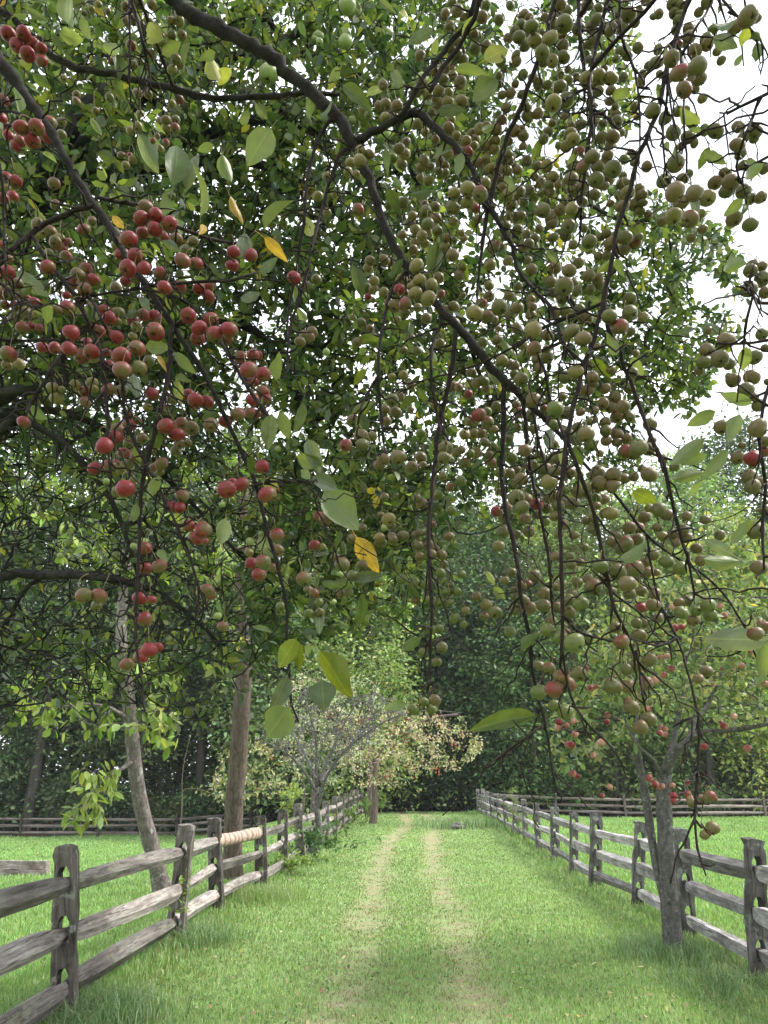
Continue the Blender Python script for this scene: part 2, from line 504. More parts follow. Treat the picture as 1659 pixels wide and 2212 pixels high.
def ground_mat():
    m, nd, lk, out = new_mat('meadow_ground')
    n1 = noise(nd, lk, .35, 5, .6); n2 = noise(nd, lk, 6, 5, .7); n3 = noise(nd, lk, 60, 4, .7)
    c = mixc(nd, lk, ramp(nd, lk, n1, [(.35, 0), (.65, 1)]), (.195, .29, .105), (.235, .335, .125))
    c = mixc(nd, lk, ramp(nd, lk, n2, [(.35, 0), (.7, .6)]), c, (.105, .18, .07))
    at = nd.new('ShaderNodeAttribute'); at.attribute_name = 'col'
    sepc = nd.new('ShaderNodeSeparateColor'); lk.new(at.outputs['Color'], sepc.inputs[0])
    dirt = mixc(nd, lk, n2, (.23, .17, .115), (.35, .28, .195))
    tr = mathn(nd, lk, 'MULTIPLY', sepc.outputs[0], ramp(nd, lk, n2, [(.38, .15), (.62, .85)]))
    c = mixc(nd, lk, tr, c, dirt)
    litter = mixc(nd, lk, n2, (.035, .026, .016), (.075, .055, .032))
    c = mixc(nd, lk, sepc.outputs[1], c, litter)
    c = mixc(nd, lk, .7, c, mixc(nd, lk, 1.0, c, ramp(nd, lk, n3, [(.3, .55), (.7, 1.4)]), 'MULTIPLY'))
    p = N(nd, 'ShaderNodeBsdfPrincipled', Roughness=.95); p.inputs['Specular IOR Level'].default_value = .1
    lk.new(c, p.inputs['Base Color'])
    b = N(nd, 'ShaderNodeBump', Strength=.6, Distance=.04); lk.new(mathn(nd, lk, 'ADD', n2, n3), b.inputs['Height']); lk.new(b.outputs[0], p.inputs['Normal'])
    lk.new(p.outputs[0], out.inputs['Surface'])
    return m
M_GROUND = ground_mat()
# ------------------------------------------------------------------ ground and grass
def patch(x, y, s, o=0):
    return .5 + .5 * np.sin(x * s + 1.7 * np.sin(y * s * .7 + o)) * np.sin(y * s * .9 + 1.3 * np.sin(x * s * .8 + 2 * o))
def track_line(pix):
    p = np.array([G(u, v)[:2] for u, v in pix]); return p[np.argsort(p[:, 1])]
TL = track_line([(728, 2205), (760, 2110), (784, 2020), (802, 1945), (820, 1865), (845, 1812), (884, 1783)])
TR = track_line([(1010, 2205), (1000, 2110), (985, 2010), (960, 1945), (938, 1866), (932, 1805), (948, 1783)])
def track_mask(x, y):
    k = 0
    for T in (TL, TR):
        cx = np.interp(y, T[:, 1], T[:, 0])
        w = .27 + .06 * np.sin(y * 1.3) + .03 * np.sin(y * 3.1 + 1)
        k = np.maximum(k, np.exp(-((x - cx) / w) ** 2))
    n = patch(x, y, 2.3, 1) * .5 + patch(x, y, 6.1, 3) * .5
    return k * ss((47 - y) / 4) * (.38 + .42 * ss((y - 11) / 10) + .75 * ss((n - .25) / .5))
WOODS_Y = 44.0
def woods_mask(x, y):
    e = WOODS_Y + 1.2 * np.sin(x * .35) + .6 * np.sin(x * 1.1)
    return ss((y - e + 1.0) / 2.5)
def axis(lo, hi, d0, d1, g, a, b):
    out = list(np.arange(d0, d1, g)); s = g
    while out[-1] < hi: s *= a; out.append(out[-1] + s)
    s = g
    while out[0] > lo: s *= b; out.insert(0, out[0] - s)
    return np.array(out)
gx = axis(-420, 420, -5, 7, .16, 1.14, 1.14); gy = axis(-300, 700, 3, 48, .2, 1.12, 1.2)
X, Y = np.meshgrid(gx, gy)
tm = track_mask(X, Y)
Z = terrain(X, Y) - .03 * tm
nx, ny = len(gx), len(gy)
i = (np.arange(ny - 1)[:, None] * nx + np.arange(nx - 1)[None, :]).ravel()
V = np.stack([X, Y, Z], -1).reshape(-1, 3)
C = np.stack([tm, woods_mask(X, Y), 0 * X], -1).reshape(-1, 3)
tag(link('ground', mesh('ground', V, [np.stack([i, i + 1, i + nx + 1, i + nx], -1)], C), mat=M_GROUND), kind='structure')

FENCE_L = None
def blades(name, x, y, h, w, col, lean=.45, mat=M_GRASS, kind='stuff', parent=None, origin=(0, 0, 0), z0=None):
    n = len(x)
    th = rng.uniform(0, 2 * np.pi, n); a = np.stack([np.cos(th), np.sin(th), 0 * th], -1)
    ph = rng.uniform(0, 2 * np.pi, n); ln = lean * rng.uniform(.2, 1.5, n)
    b = np.stack([np.cos(ph) * ln, np.sin(ph) * ln, 1 + 0 * ph], -1)
    base = np.stack([x, y, (terrain(x, y) - .03 * track_mask(x, y) if z0 is None else z0) - .005], -1) - np.asarray(origin)
    h = h[:, None]; w = w[:, None]
    up = np.array([0, 0, 1.0])
    mid = base + .55 * h * (0.45 * (b - up) + up)
    tip = base + h * (1.1 * (b - up) + up * np.clip(1 - .35 * ln[:, None], .3, 1))
    V = np.stack([base - a * w * .5, base + a * w * .5, mid - a * w * .42, mid + a * w * .42, tip], 1).reshape(-1, 3)
    o = np.arange(n)[:, None] * 5
    F = np.concatenate([o + [0, 1, 3], o + [0, 3, 2], o + [2, 3, 4]])
    me = mesh(name, V, [F], np.repeat(col, 5, 0))
    return link(name, me, parent, mat, kind)
def lawn(n, y0, y1, seed):
    u = rng.uniform(0, 1, n); y = y0 * (y1 / y0) ** u
    half = .60 * y + 1.2
    x = rng.uniform(-1, 1, n) * half
    keep = rng.uniform(0, 1, n) > .55 * track_mask(x, y)
    keep &= rng.uniform(0, 1, n) > woods_mask(x, y)
    x, y = x[keep], y[keep]; n = len(x)
    tm = track_mask(x, y)
    g = patch(x, y, 1.1) * .6 + patch(x, y, 3.7, 2) * .4
    mown = 1 - .5 * tm
    fl = np.abs(x - np.interp(y, LF[:, 1], LF[:, 0])); fr = np.abs(x - np.interp(y, RF[:, 1], RF[:, 0]))
    edge = np.exp(-(np.minimum(fl, fr) / .38) ** 2)
    inside = (x > -2.3) & (x < 4.2)
    h = (.045 + .05 * rng.uniform(0, 1, n) + .05 * g * rng.uniform(0, 1, n)) * mown + edge * rng.uniform(.02, .22, n) * np.where(y < 30, 1, .6)
    h *= np.where(inside, .58, 1.0)
    w = np.clip(.0034 * (y / 6.0) ** .9, .0034, .035) * rng.uniform(.7, 1.5, n)
    w = np.maximum(w, .0011 * y)
    c = pick_cols(n, [(.215, .345, .115), (.265, .39, .135), (.15, .255, .085), (.31, .39, .16), (.40, .37, .23)], [4, 4, 2.5, 1.6, .9], .2)
    c = c * (.82 + .36 * g[:, None])
    straw = rng.uniform(0, 1, n) < (.88 * tm + .12 * (1 - g) * inside * ss((11 - y) / 5))
    c[straw] = pick_cols(int(straw.sum()), [(.27, .22, .14), (.36, .31, .20), (.20, .165, .105), (.25, .29, .12)], [3, 1.5, 2.5, 3], .15)
    field = ~inside
    c[field] *= np.array([.95, 1.06, .95])
    blades('grass', x, y, h, w, c)
# ------------------------------------------------------------------ split-rail fences
def post_mesh(name, h, w, d, holes, seed):
    """mortised post: holes run through along local Y (the fence's line); local Z up from the ground, sunk .25"""
    r = np.random.default_rng(seed)
    V = []; Fq = []; Ft = []
    def v(x, y, z): V.append((x, y, z)); return len(V) - 1
    zs = [-.25, .04]
    hh, hw = .098, .044
    lev = [(-.25, 0)]
    for z in holes: lev += [(z - hh - .02, 1), (z + hh + .02, 0)]
    lev += [(h - .06, 0), (h, 0)]
    lev = sorted(lev)
    wob = {}
    def section(z, k):
        """8 points: front 4 across (-w..w), back 4"""
        j = r.normal(size=(8, 2)) * .006
        s = 1 - .05 * max(0, z) / h
        xs = [-.5, -.17, .17, .5]
        out = []
        for f, sy in ((0, -1), (1, 1)):
            for q in range(4):
                y = sy * d * .5 * (1.0 if q in (1, 2) else .86)
                zz = z
                if z == h: zz += r.normal() * .007 + (.006 if q in (1, 2) else -.006)
                out.append(v(xs[q] * w * s + j[f * 4 + q, 0], y + j[f * 4 + q, 1], zz))
        return out
    prev = None
    for (z, open_above) in lev:
        cur = section(z, 0)
        if prev is not None:
            p, hole, zp = prev
            # sides
            for a, b in ((3, 7), (4, 0)): Fq.append((p[a], p[b], cur[b], cur[a]) if a == 3 else (p[a], p[b], cur[b], cur[a]))
            cols = ((0, 1), (1, 2), (2, 3))
            for q, (a, b) in enumerate(cols):
                if hole and q == 1: continue
                if hole:
                    continue
                Fq.append((p[a], p[b], cur[b], cur[a])); Fq.append((p[b + 4], p[a + 4], cur[a + 4], cur[b + 4]))
            if hole:
                zc = .5 * (z + zp)
                rings = []
                for off in (0, 4):
                    ysurf = V[p[1 + off]][1] * .5 + V[cur[1 + off]][1] * .5
                    an = [(-.5, -1), (-.17, -1), (.17, -1), (.5, -1), (.5, 1), (.17, 1), (-.17, 1), (-.5, 1)]
                    outer = [p[0 + off], p[1 + off], p[2 + off], p[3 + off], cur[3 + off], cur[2 + off], cur[1 + off], cur[0 + off]]
                    th = [R(205), R(245), R(295), R(335), R(25), R(62), R(118), R(155)]
                    inner = [v(hw * 1.12 * math.cos(t) + r.normal() * .003, ysurf, zc + hh * math.sin(t)) for t in th]
                    for q in range(8):
                        a, b = q, (q + 1) % 8
                        f = (outer[a], outer[b], inner[b], inner[a])
                        Fq.append(f if off == 0 else f[::-1])
                    rings.append(inner)
                for q in range(8):
                    a, b = q, (q + 1) % 8
                    Fq.append((rings[0][a], rings[0][b], rings[1][b], rings[1][a]))
        prev = (cur, open_above, z)
    c = prev[0]
    Fq += [(c[0], c[1], c[5], c[4]), (c[1], c[2], c[6], c[5]), (c[2], c[3], c[7], c[6])]
    me = mesh(name, np.array(V), [np.array(Fq)], smooth=False)
    return me
HOLES = (.27, .62, .96)
POSTS = [post_mesh('post', 1.19 + dh, w, d, HOLES, s) for s, (dh, w, d) in enumerate([(0, .205, .13), (.04, .18, .14), (-.03, .17, .12), (.07, .195, .135), (.0, .16, .12)])]
for me in POSTS: me.materials.append(M_POST)
def rail_mesh(seed, thick=1.0, mat=None, roundish=False):
    """a cleft rail from x=0 to x=1 (stretched to its length), ends shaved to pass the mortise"""
    r = np.random.default_rng(seed)
    k = 8 if roundish else 5
    th = np.sort((np.arange(k) + r.uniform(-.25, .25, k) * (0 if roundish else 1)) * 2 * np.pi / k) + r.uniform(0, 1)
    rad = (.062 if roundish else .070) * thick * (1 + r.uniform(-.22, .22, k) * (0.1 if roundish else 1))
    xs = [-.045, 0, .05, .13, .25, .4, .55, .7, .82, .92, .98, 1.045]
    V = []
    bow = r.normal(size=2) * .018; ph = r.uniform(0, 6)
    for x in xs:
        e = min(x + .045, 1.045 - x)
        t = float(ss(e / (.16 if not roundish else .03)))
        s = .46 + .54 * t
        sy = (.30 + .70 * t)
        cx = bow * math.sin(max(0, min(1, x)) * math.pi)
        wv = 1 + .05 * math.sin(x * 5 + ph) + (.025 * math.sin(x * 47 + seed) if roundish else 0)
        for q in range(k):
            rr = rad[q] * wv + r.normal() * .0015
            rr += r.normal() * .0012; tw = th[q] + .12 * math.sin(x * 3 + ph)
            V.append((x, sy * rr * math.cos(tw) * .9 + cx[0], s * rr * math.sin(tw) * 1.22 + cx[1]))
    n = len(xs)
    i = np.arange(n - 1)[:, None] * k + np.arange(k); j = np.arange(n - 1)[:, None] * k + (np.arange(k) + 1) % k
    Q = np.stack([i, i + k, j + k, j], -1).reshape(-1, 4)
    T = [[0, q, q + 1] for q in range(1, k - 1)] + [[(n - 1) * k, (n - 1) * k + q + 1, (n - 1) * k + q] for q in range(1, k - 1)]
    me = mesh('rail', np.array(V), [Q, np.array(T)], smooth=roundish)
    me.materials.append(mat or M_RAIL)
    return me
RAILS = [rail_mesh(s, th) for s, th in ((1, 1.0), (2, 1.12), (3, .95), (4, 1.05), (5, .9), (6, 1.15))]
RAIL_BARK = rail_mesh(11, 1.3, M_BARKRAIL, True)
ZUP = Vector((0, 0, 1))
def fence(pts, label, group, tones=(1, 1, 1), leans=None, special=None, seed=0, levels=HOLES):
    r = np.random.default_rng(seed)
    o = pts[0]
    root = empty('split_rail_fence', o, label, 'fence', group)
    n = len(pts)
    hol = []
    for k in range(n):
        a = pts[max(0, k - 1)]; b = pts[min(n - 1, k + 1)]
        d = Vector(b - a); ang = math.atan2(d.y, d.x) - math.pi / 2
        me = POSTS[int(r.integers(len(POSTS)))]
        p = link('post', me, root)
        p.location = Vector(pts[k] - o)
        ln = leans.get(k, None) if leans else None
        lx, ly = ln if ln else (r.normal() * .022, r.normal() * .022)
        p.rotation_euler = (lx, ly, ang + r.normal() * .05)
        p.color = (*tones, 1)
        side = np.array([d.y, -d.x, 0]) / max(1e-6, math.hypot(d.x, d.y))
        hol.append((p.location.copy(), p.rotation_euler.to_matrix(), side))
    for k in range(n - 1):
        for q, hz in enumerate(levels):
            sgn = 1 if (k + q) % 2 else -1
            A = hol[k][0] + hol[k][1] @ Vector((0, 0, hz - .045)) + Vector(hol[k][2]) * (.02 * sgn)
            B = hol[k + 1][0] + hol[k + 1][1] @ Vector((0, 0, hz - .045)) - Vector(hol[k + 1][2]) * (.02 * sgn)
            A.z += r.normal() * .008; B.z += r.normal() * .008
            dv = B - A
            sp = special.get((k, q)) if special else None
            if sp == 'gone': continue
            me = RAIL_BARK if sp == 'bark' else RAILS[int(r.integers(len(RAILS)))]
            ro = link('rail', me, root, label='top rail still in pale peeling bark' if sp == 'bark' else None)
            ro.location = A
            ro.rotation_euler = dv.to_track_quat('X', 'Z').to_euler()
            ro.scale = (dv.length, 1.0, 1.0)
            ro.color = (*tones, 1)
    return root
def along(a, b, step, skip=0):
    L = np.linalg.norm(b - a); n = max(1, int(round(L / step)))
    return [on_ground(*(a + (b - a) * t)) for t in np.linspace(0, 1, n + 1)][skip:]
lp = [G(140, 2207), G(376, 2040), G(468, 1970), G(565, 1920), G(610, 1885), G(650, 1860)]
lp = [on_ground(p[0], p[1]) for p in lp]
end_l = on_ground(*G(782, 1768)[:2]) if False else on_ground(-1.08, 41.5)
LP = [on_ground(-2.36, 3.2)] + lp + along(lp[-1][:2], end_l[:2], 2.6, 1)
rp = [G(1640, 2124)]
r2 = (G(1640, 2124)[:2] + G(1376, 1962)[:2]) / 2 + np.array([.02, -.15]); r3 = G(1376, 1962)[:2]; r4 = G(1285, 1917)[:2]; r5 = G(1240, 1887)[:2]; r6 = G(1200, 1857)[:2]
end_r = np.array([4.9, 41.5])
RP = [on_ground(3.1, 4.4), on_ground(*rp[0][:2]), on_ground(*r2), on_ground(*r3), on_ground(*r4), on_ground(*r5), on_ground(*r6)] + along(r6, end_r, 2.6, 1)
LF = np.array([p[:2] for p in LP]); RF = np.array([p[:2] for p in RP])
LF = np.vstack([[[-2.33, -5]], LF]); RF = np.vstack([[[3.0, -5]], RF])
print('left posts', [tuple(np.round(p, 2)) for p in LP]); print('right posts', [tuple(np.round(p, 2)) for p in RP])
def lean_from(pts, tops):
    out = {}
    for k, u in tops.items():
        p = pts[k] + np.array([0, 0, 1.17]); d = float((p - EYE) @ _F)
        out[k] = (0.0, math.atan2((u - 829.5) / FD * d - pts[k][0], 1.17))
    return out
fence(LP, 'weathered split-rail fence running along the left side of the grassy path', 'split-rail fences', (1.1, 1.1, 1.1),
      leans=lean_from(LP, {1: 143, 2: 403, 3: 463, 4: 562, 5: 611, 6: 642}), special={(3, 2): 'bark'}, seed=5)
fence(RP, 'grey split-rail fence along the right of the path behind the fruit-laden tree', 'split-rail fences', (1.4, 1.48, 1.6),
      leans=lean_from(RP, {1: 1628, 3: 1383, 4: 1288, 5: 1239, 6: 1197}), seed=9)
FL = [on_ground(x, 44.0 + .03 * x + .25 * math.sin(x)) for x in np.arange(-40, -3.5, 4.1)]
fence(FL, 'dark distant split-rail fence at the far edge of the left field below the woods', 'split-rail fences', (.72, .68, .66), seed=21)
FR = [on_ground(x, 44.2 + .02 * x) for x in np.arange(5.6, 46, 3.9)]
fence(FR, 'pale distant split-rail fence at the far edge of the right field below the woods', 'split-rail fences', (1.5, 1.4, 1.35), seed=33)

lawn(370000, 5.0, 46.5, 0)

# squared timbers stacked in the left field
def timber(seed, L, w, h):
    r = np.random.default_rng(seed); V = []
    xs = np.linspace(0, L, 7)
    for x in xs:
        for sy, sz in ((-1, 0), (1, 0), (1, 1), (-1, 1)):
            V.append((x, sy * w / 2 + r.normal() * .006, sz * h + r.normal() * .006))
    k = 4; n = 7
    i = np.arange(n - 1)[:, None] * k + np.arange(k); j = np.arange(n - 1)[:, None] * k + (np.arange(k) + 1) % k
    Q = np.concatenate([np.stack([i, i + k, j + k, j], -1).reshape(-1, 4), [[0, 1, 2, 3]], [[(n - 1) * k + q for q in (3, 2, 1, 0)]]])
    me = mesh('timber', np.array(V), [Q], smooth=False); me.materials.append(M_RAIL); return me
pb = G(106, 1892); 
for (dx, dy, z, L, lab, s) in ((-2.6, 0, 0, 2.58, 'long lower front timber of the stack lying in the left field', 1),
                              (-2.7, .28, 0, 2.5, 'lower back timber of the stack lying in the left field', 2),
                              (-2.75, .03, .165, 1.72, 'upper left timber of the stack lying in the left field', 3),
                              (-1.0, .05, .165, .93, 'short upper right timber of the stack lying in the left field', 4)):
    t = link('timber', timber(s, L, .2, .16))
    t.location = (pb[0] + dx, pb[1] + dy, float(terrain(pb[0] - 1.3, pb[1])) + z - .0)
    t.color = (1.25, 1.2, 1.2, 1)
    tag(t, lab, 'timber', 'stacked timbers')
# ------------------------------------------------------------------ woods
def blob_pts(n, c, r, shell=.55):
    d = unit(rng.normal(size=(n, 3)))
    return np.asarray(c) + d * (rng.uniform(shell, 1, n)[:, None]) * np.asarray(r)
def crown_leaves(name, ends, per, spread, L, W, palette, weights, droop=.25, templ=LEAF4, jit=.2, flat=.8, clump=.22):
    """leaves in clumps round the branch ends"""
    ends = np.asarray(ends); m = len(ends); n = m * per
    c = np.repeat(ends, per, 0)
    off = rng.normal(size=(n, 3)) * np.array([spread, spread, spread * flat]) * .55
    pos = c + off
    out = unit(off + .15 * rng.normal(size=(n, 3)))
    nrm = unit(np.stack([rng.normal(size=n) * .6, rng.normal(size=n) * .6, 1 + 0 * out[:, 0]], -1) + .45 * out)
    d = unit(out * np.array([1, 1, .35]) + np.array([0, 0, -droop]) + .5 * rng.normal(size=(n, 3)))
    col = pick_cols(n, palette, weights, jit) * np.repeat(1 + clump * rng.normal(size=(m, 1)), per, 0).clip(.45, 1.7)
    V, F, C = leaf_cloud(pos, d, nrm, L * rng.uniform(.65, 1.35, n), W * rng.uniform(.65, 1.35, n), col, templ)
    return V, F, C
PAL_DARK = [(.075, .13, .062), (.10, .165, .075), (.055, .097, .048), (.13, .195, .085)]
PAL_MID = [(.125, .195, .08), (.16, .23, .09), (.09, .148, .06), (.20, .26, .10)]
PAL_LIGHT = [(.16, .23, .07), (.21, .27, .085), (.11, .18, .055), (.26, .29, .12)]
def proto_tree(H, base, rx, trunk_r, n_att, per, L, spread, pal, w, lean=(0, 0), top=.55, seed=0):
    """a woodland tree: meshes for trunk with boughs, and for the crown"""
    s = Skel(9000)
    zt = np.linspace(0, H * .9, 14)
    ph = rng.uniform(0, 6)
    tr = np.stack([lean[0] * zt / H + .18 * np.sin(zt * .35 + ph), lean[1] * zt / H + .18 * np.cos(zt * .3 + ph), zt - .2], -1)
    s.line(tr, np.linspace(trunk_r, trunk_r * .12, 14))
    att = []
    while len(att) < n_att:
        u = rng.uniform(0, 1); z = base + (H - base) * u
        rr = rx * (1 - ((u - top) / (1 - top + .02)) ** 2 if u > top else .62 + .38 * (u / top)) ** .6 if True else 0
        a = rng.uniform(0, 2 * np.pi); q = rr * math.sqrt(rng.uniform(.12, 1)) * (1 + .22 * math.sin(3 * a + ph) * math.sin(z * .9 + a))
        cx = np.interp(z, tr[:, 2], tr[:, 0]); cyy = np.interp(z, tr[:, 2], tr[:, 1])
        att.append((cx + q * math.cos(a), cyy + q * math.sin(a), z))
    ends = s.grow(att, .7, .12, .06)
    r = s.radii(.022, .45, trunk_r * .5)
    T = s.tubes(r, 3, 7, rough=.05, thick=.15)
    tm = T.mesh('trunk'); tm.materials.append(M_WOODSBARK)
    V, F, C = crown_leaves('crown', s.P[ends], per, spread, L, L * .62, pal, w)
    cm = mesh('crown', V, [F], C); cm.materials.append(M_FOREST)
    return tm, cm
PROTO = [proto_tree(21, 1.2, 4.6, .26, 210, 62, .34, 1.15, PAL_MID, [3, 2, 3, 1]),
         proto_tree(24, 4.5, 4.8, .32, 220, 62, .36, 1.25, PAL_DARK, [3, 3, 2, 1]),
         proto_tree(17, .8, 4.2, .20, 190, 62, .32, 1.05, PAL_LIGHT, [3, 2, 3, 1]),
         proto_tree(26, 7.0, 4.6, .34, 200, 62, .36, 1.3, PAL_DARK, [2, 3, 2, 2]),
         proto_tree(13, .5, 3.6, .15, 170, 60, .30, .95, PAL_MID, [2, 3, 2, 2])]
WY = 2.8                     # the woods' edge
def wood_tree(k, x, y, s, rz, tint, label, group):
    y = y - WY
    t = empty('woodland_tree', on_ground(x, y), label, 'tree', group)
    t.rotation_euler = (0, 0, rz); t.scale = (s * rng.uniform(.9, 1.12), s * rng.uniform(.9, 1.12), s)
    a = link('trunk', PROTO[k][0], t); b = link('crown', PROTO[k][1], t)
    b.color = (*tint, 1); return t
LAB = {'L': 'tall leafy tree in the dark woods behind the left field', 'C': 'tree crowding the shaded end of the grassy path',
       'R': 'tall leafy tree in the woods behind the right field', 'F': 'tree deep in the woods behind the front row'}
def tints(): 
    g = rng.uniform(.9, 1.4); return (g * rng.uniform(.95, 1.2), g, g * rng.uniform(.8, 1.05))
ORD = ['first', 'second', 'third', 'fourth', 'fifth', 'sixth', 'seventh', 'eighth', 'ninth', 'tenth']
for k, x in enumerate(np.arange(-34, -3, 4.6)):
    wood_tree((1, 3, 0, 3, 1, 3, 0)[k % 7], x + rng.uniform(-1.3, 1.3), 51.5 + rng.uniform(-1, 2.5), rng.uniform(.95, 1.15), rng.uniform(0, 6), tints(), ORD[k] + ' tall tree from the left along the front of the woods behind the left field', 'front trees of the left woods')
for q, (x, y, k, s) in enumerate(((-2.5, 50.5, 1, .8), (.6, 53.5, 0, .8), (3.4, 52.5, 2, 1.0), (6.6, 51.0, 1, .75), (1.8, 57, 1, .95), (5.2, 56.5, 3, .9))):
    wood_tree(k, x, y, s, rng.uniform(0, 6), tints(), ('leftmost front', 'second front', 'paler third front', 'rightmost front', 'left rear', 'right rear')[q] + ' tree crowding the shaded far end of the path', 'trees at the end of the path')
for k, x in enumerate(np.arange(10, 46, 4.4)):
    wood_tree((0, 1, 1, 2, 0, 1, 0, 1, 1)[k % 9], x + rng.uniform(-1.2, 1.2), 52 + rng.uniform(-1, 3), rng.uniform(.85, 1.0), rng.uniform(0, 6), tuple(np.array(tints()) * (1.7, 1.6, 1.5)), ORD[k] + ' tall tree from the left along the front of the woods behind the right field', 'front trees of the right woods')
for yy, st in ((60, 5.0), (69, 7.5)):
    for x in np.arange(-yy * .66, yy * .66, st):
        wood_tree(int(rng.choice([0, 1, 3])), x + rng.uniform(-1.8, 1.8), yy + rng.uniform(-3, 3), rng.uniform(.9, 1.12), rng.uniform(0, 6), tints(), LAB['F'], 'trees deep in the woods')

E = np.stack([rng.uniform(-85, 85, 1900), rng.uniform(76, 88, 1900), 18 * rng.uniform(0, 1, 1900) ** 1.2 - 1.2], -1)
V, F, C = crown_leaves('far_woods', E, 26, 2.2, .75, .5, PAL_DARK, [3, 3, 2, 1])
E2 = np.stack([rng.uniform(-80, 80, 1900), rng.uniform(68, 76, 1900), rng.uniform(-1.5, 6, 1900)], -1)
V2, F2, C2 = crown_leaves('far_woods', E2, 26, 1.7, .6, .4, PAL_DARK, [3, 3, 2, 1])
F2 = F2 + len(V); V = np.vstack([V, V2]); F = np.vstack([F, F2]); C = np.vstack([C, C2])
link('far_woods', mesh('far_woods', V, [F], C), mat=M_FOREST, kind='stuff')

def bush_mesh(rx, rz, n, L, pal, w, seed=0, per=40, spread=.4):
    c = blob_pts(n, (0, 0, rz * .52), (rx, rx * .85, rz * .5), .3)
    c = c[c[:, 2] > .05]
    V, F, C = crown_leaves('foliage', c, per, spread, L, L * .6, pal, w)
    ok = V[:, 2].reshape(-1, 4).min(1) > -.1
    F = F.reshape(-1, 2, 3)[ok].reshape(-1, 3)
    m = mesh('foliage', V, [F], C); m.materials.append(M_FOREST)
    T = Tubes()
    for p in c[rng.choice(len(c), 12)]:
        T.add(spline([np.array([rng.normal() * .1, rng.normal() * .1, -.1]), p * np.array([.4, .4, .6]), p], .3), np.linspace(.03, .006, len(spline([np.array([0, 0, -.1]), p * np.array([.4, .4, .6]), p], .3)))[:1].repeat(1) if False else .014, 4)
    s = T.mesh('stem'); s.materials.append(M_WOODSBARK)
    return m, s
BUSH = [bush_mesh(2.3, 3.4, 60, .26, PAL_DARK, [3, 3, 2, 1], spread=.75), bush_mesh(1.9, 2.4, 50, .24, PAL_MID, [3, 2, 3, 1], spread=.65), bush_mesh(2.0, 4.6, 60, .26, PAL_MID, [2, 2, 3, 1], spread=.8)]
def bush(k, x, y, s, label, group=None, tint=(1, 1, 1), name='bush'):
    y = y - WY
    t = empty(name, on_ground(x, y), label, 'bush', group); t.rotation_euler = (0, 0, rng.uniform(0, 6)); t.scale = (s, s, s)
    b = link('foliage', BUSH[k][0], t); b.color = (*tint, 1); link('stem', BUSH[k][1], t)
for x in np.arange(-40, -2.5, 2.6):
    bush(int(rng.choice([0, 1, 0])), x + rng.uniform(-.8, .8), 50.4 + rng.uniform(-.5, 3), rng.uniform(.7, 1.15), 'dark bush in the undergrowth below the left woods', 'undergrowth bushes left', tints())
for x in np.arange(-2, 9, 1.7):
    bush(int(rng.choice([0, 0, 1])), x + rng.uniform(-.5, .5), 49.6 + rng.uniform(-.3, 1.8), rng.uniform(.7, 1.0), 'dark bush closing the far end of the path', 'undergrowth bushes at the path end', (.7, .75, .7))
for x in np.arange(9, 46, 2.6):
    bush(int(rng.choice([0, 1, 2])), x + rng.uniform(-.8, .8), 50.2 + rng.uniform(-.5, 3), rng.uniform(.7, 1.15), 'dark bush in the undergrowth below the right woods', 'undergrowth bushes right', tints())

# ------------------------------------------------------------------ single trees of the orchard edge
def px_line(pts, step=.25):
    """pts: (u, v, depth, radius in picture units) -> world points and radii"""
    a = np.array([[*P(u, v, d), r * d / FD] for u, v, d, r in pts])
    b = spline(a, step); return b[:, :3], b[:, 3]
def px_poly(poly, n, d0, d1, power=1.0):
    """n points in a part of the picture, spread through the depths d0..d1"""
    poly = np.array(poly, float); lo, hi = poly.min(0), poly.max(0); out = []
    x1, y1 = poly[:, 0], poly[:, 1]; x2, y2 = np.roll(x1, -1), np.roll(y1, -1)
    while len(out) < n:
        q = rng.uniform(lo, hi)
        with np.errstate(divide='ignore', invalid='ignore'):
            c = ((y1 > q[1]) != (y2 > q[1])) & (q[0] < (x2 - x1) * (q[1] - y1) / (y2 - y1) + x1)
        if c.sum() % 2: out.append(P(q[0], q[1], d0 + (d1 - d0) * rng.uniform() ** power))
    return np.array(out)
def plant_tree(name, label, trunk_lines, att, mats, leaf, step=.18, droop=.0, tip=.004, power=.45, cat='tree', branch_name='branch', rough=.05, kthick=.03, loc=None, wob=.08):
    """trunk_lines: list of (points, radii); first starts at the ground"""
    s = Skel(120000)
    base = trunk_lines[0][0][0].copy() if loc is None else loc
    for k, (p, r) in enumerate(trunk_lines):
        par = -1 if k == 0 else s.nearest(p[0])[0]
        s.line(p, r, par, 0)
    nl = len(s.lines)
    ends = s.grow(att, step, droop, wob)
    for q in range(nl, len(s.lines)): s.lines[q] = (s.lines[q][0], s.lines[q][1], 1)
    rad = s.radii(tip, power)
    root = empty(name, base, label, cat)
    link('trunk', s.tubes(rad, 5, 12, 0, rough, .02).mesh('trunk', base), root, mats[0])
    if ends: link(branch_name, s.tubes(rad, 3, 6, 1, 0, kthick).mesh(branch_name, base), root, mats[1], 'stuff')
    if leaf and ends:
        V, F, C = leaf(s, ends, rad)
        link('crown', mesh('crown', V - base, [F], C), root, M_LEAF, 'stuff')
    return root, s, ends
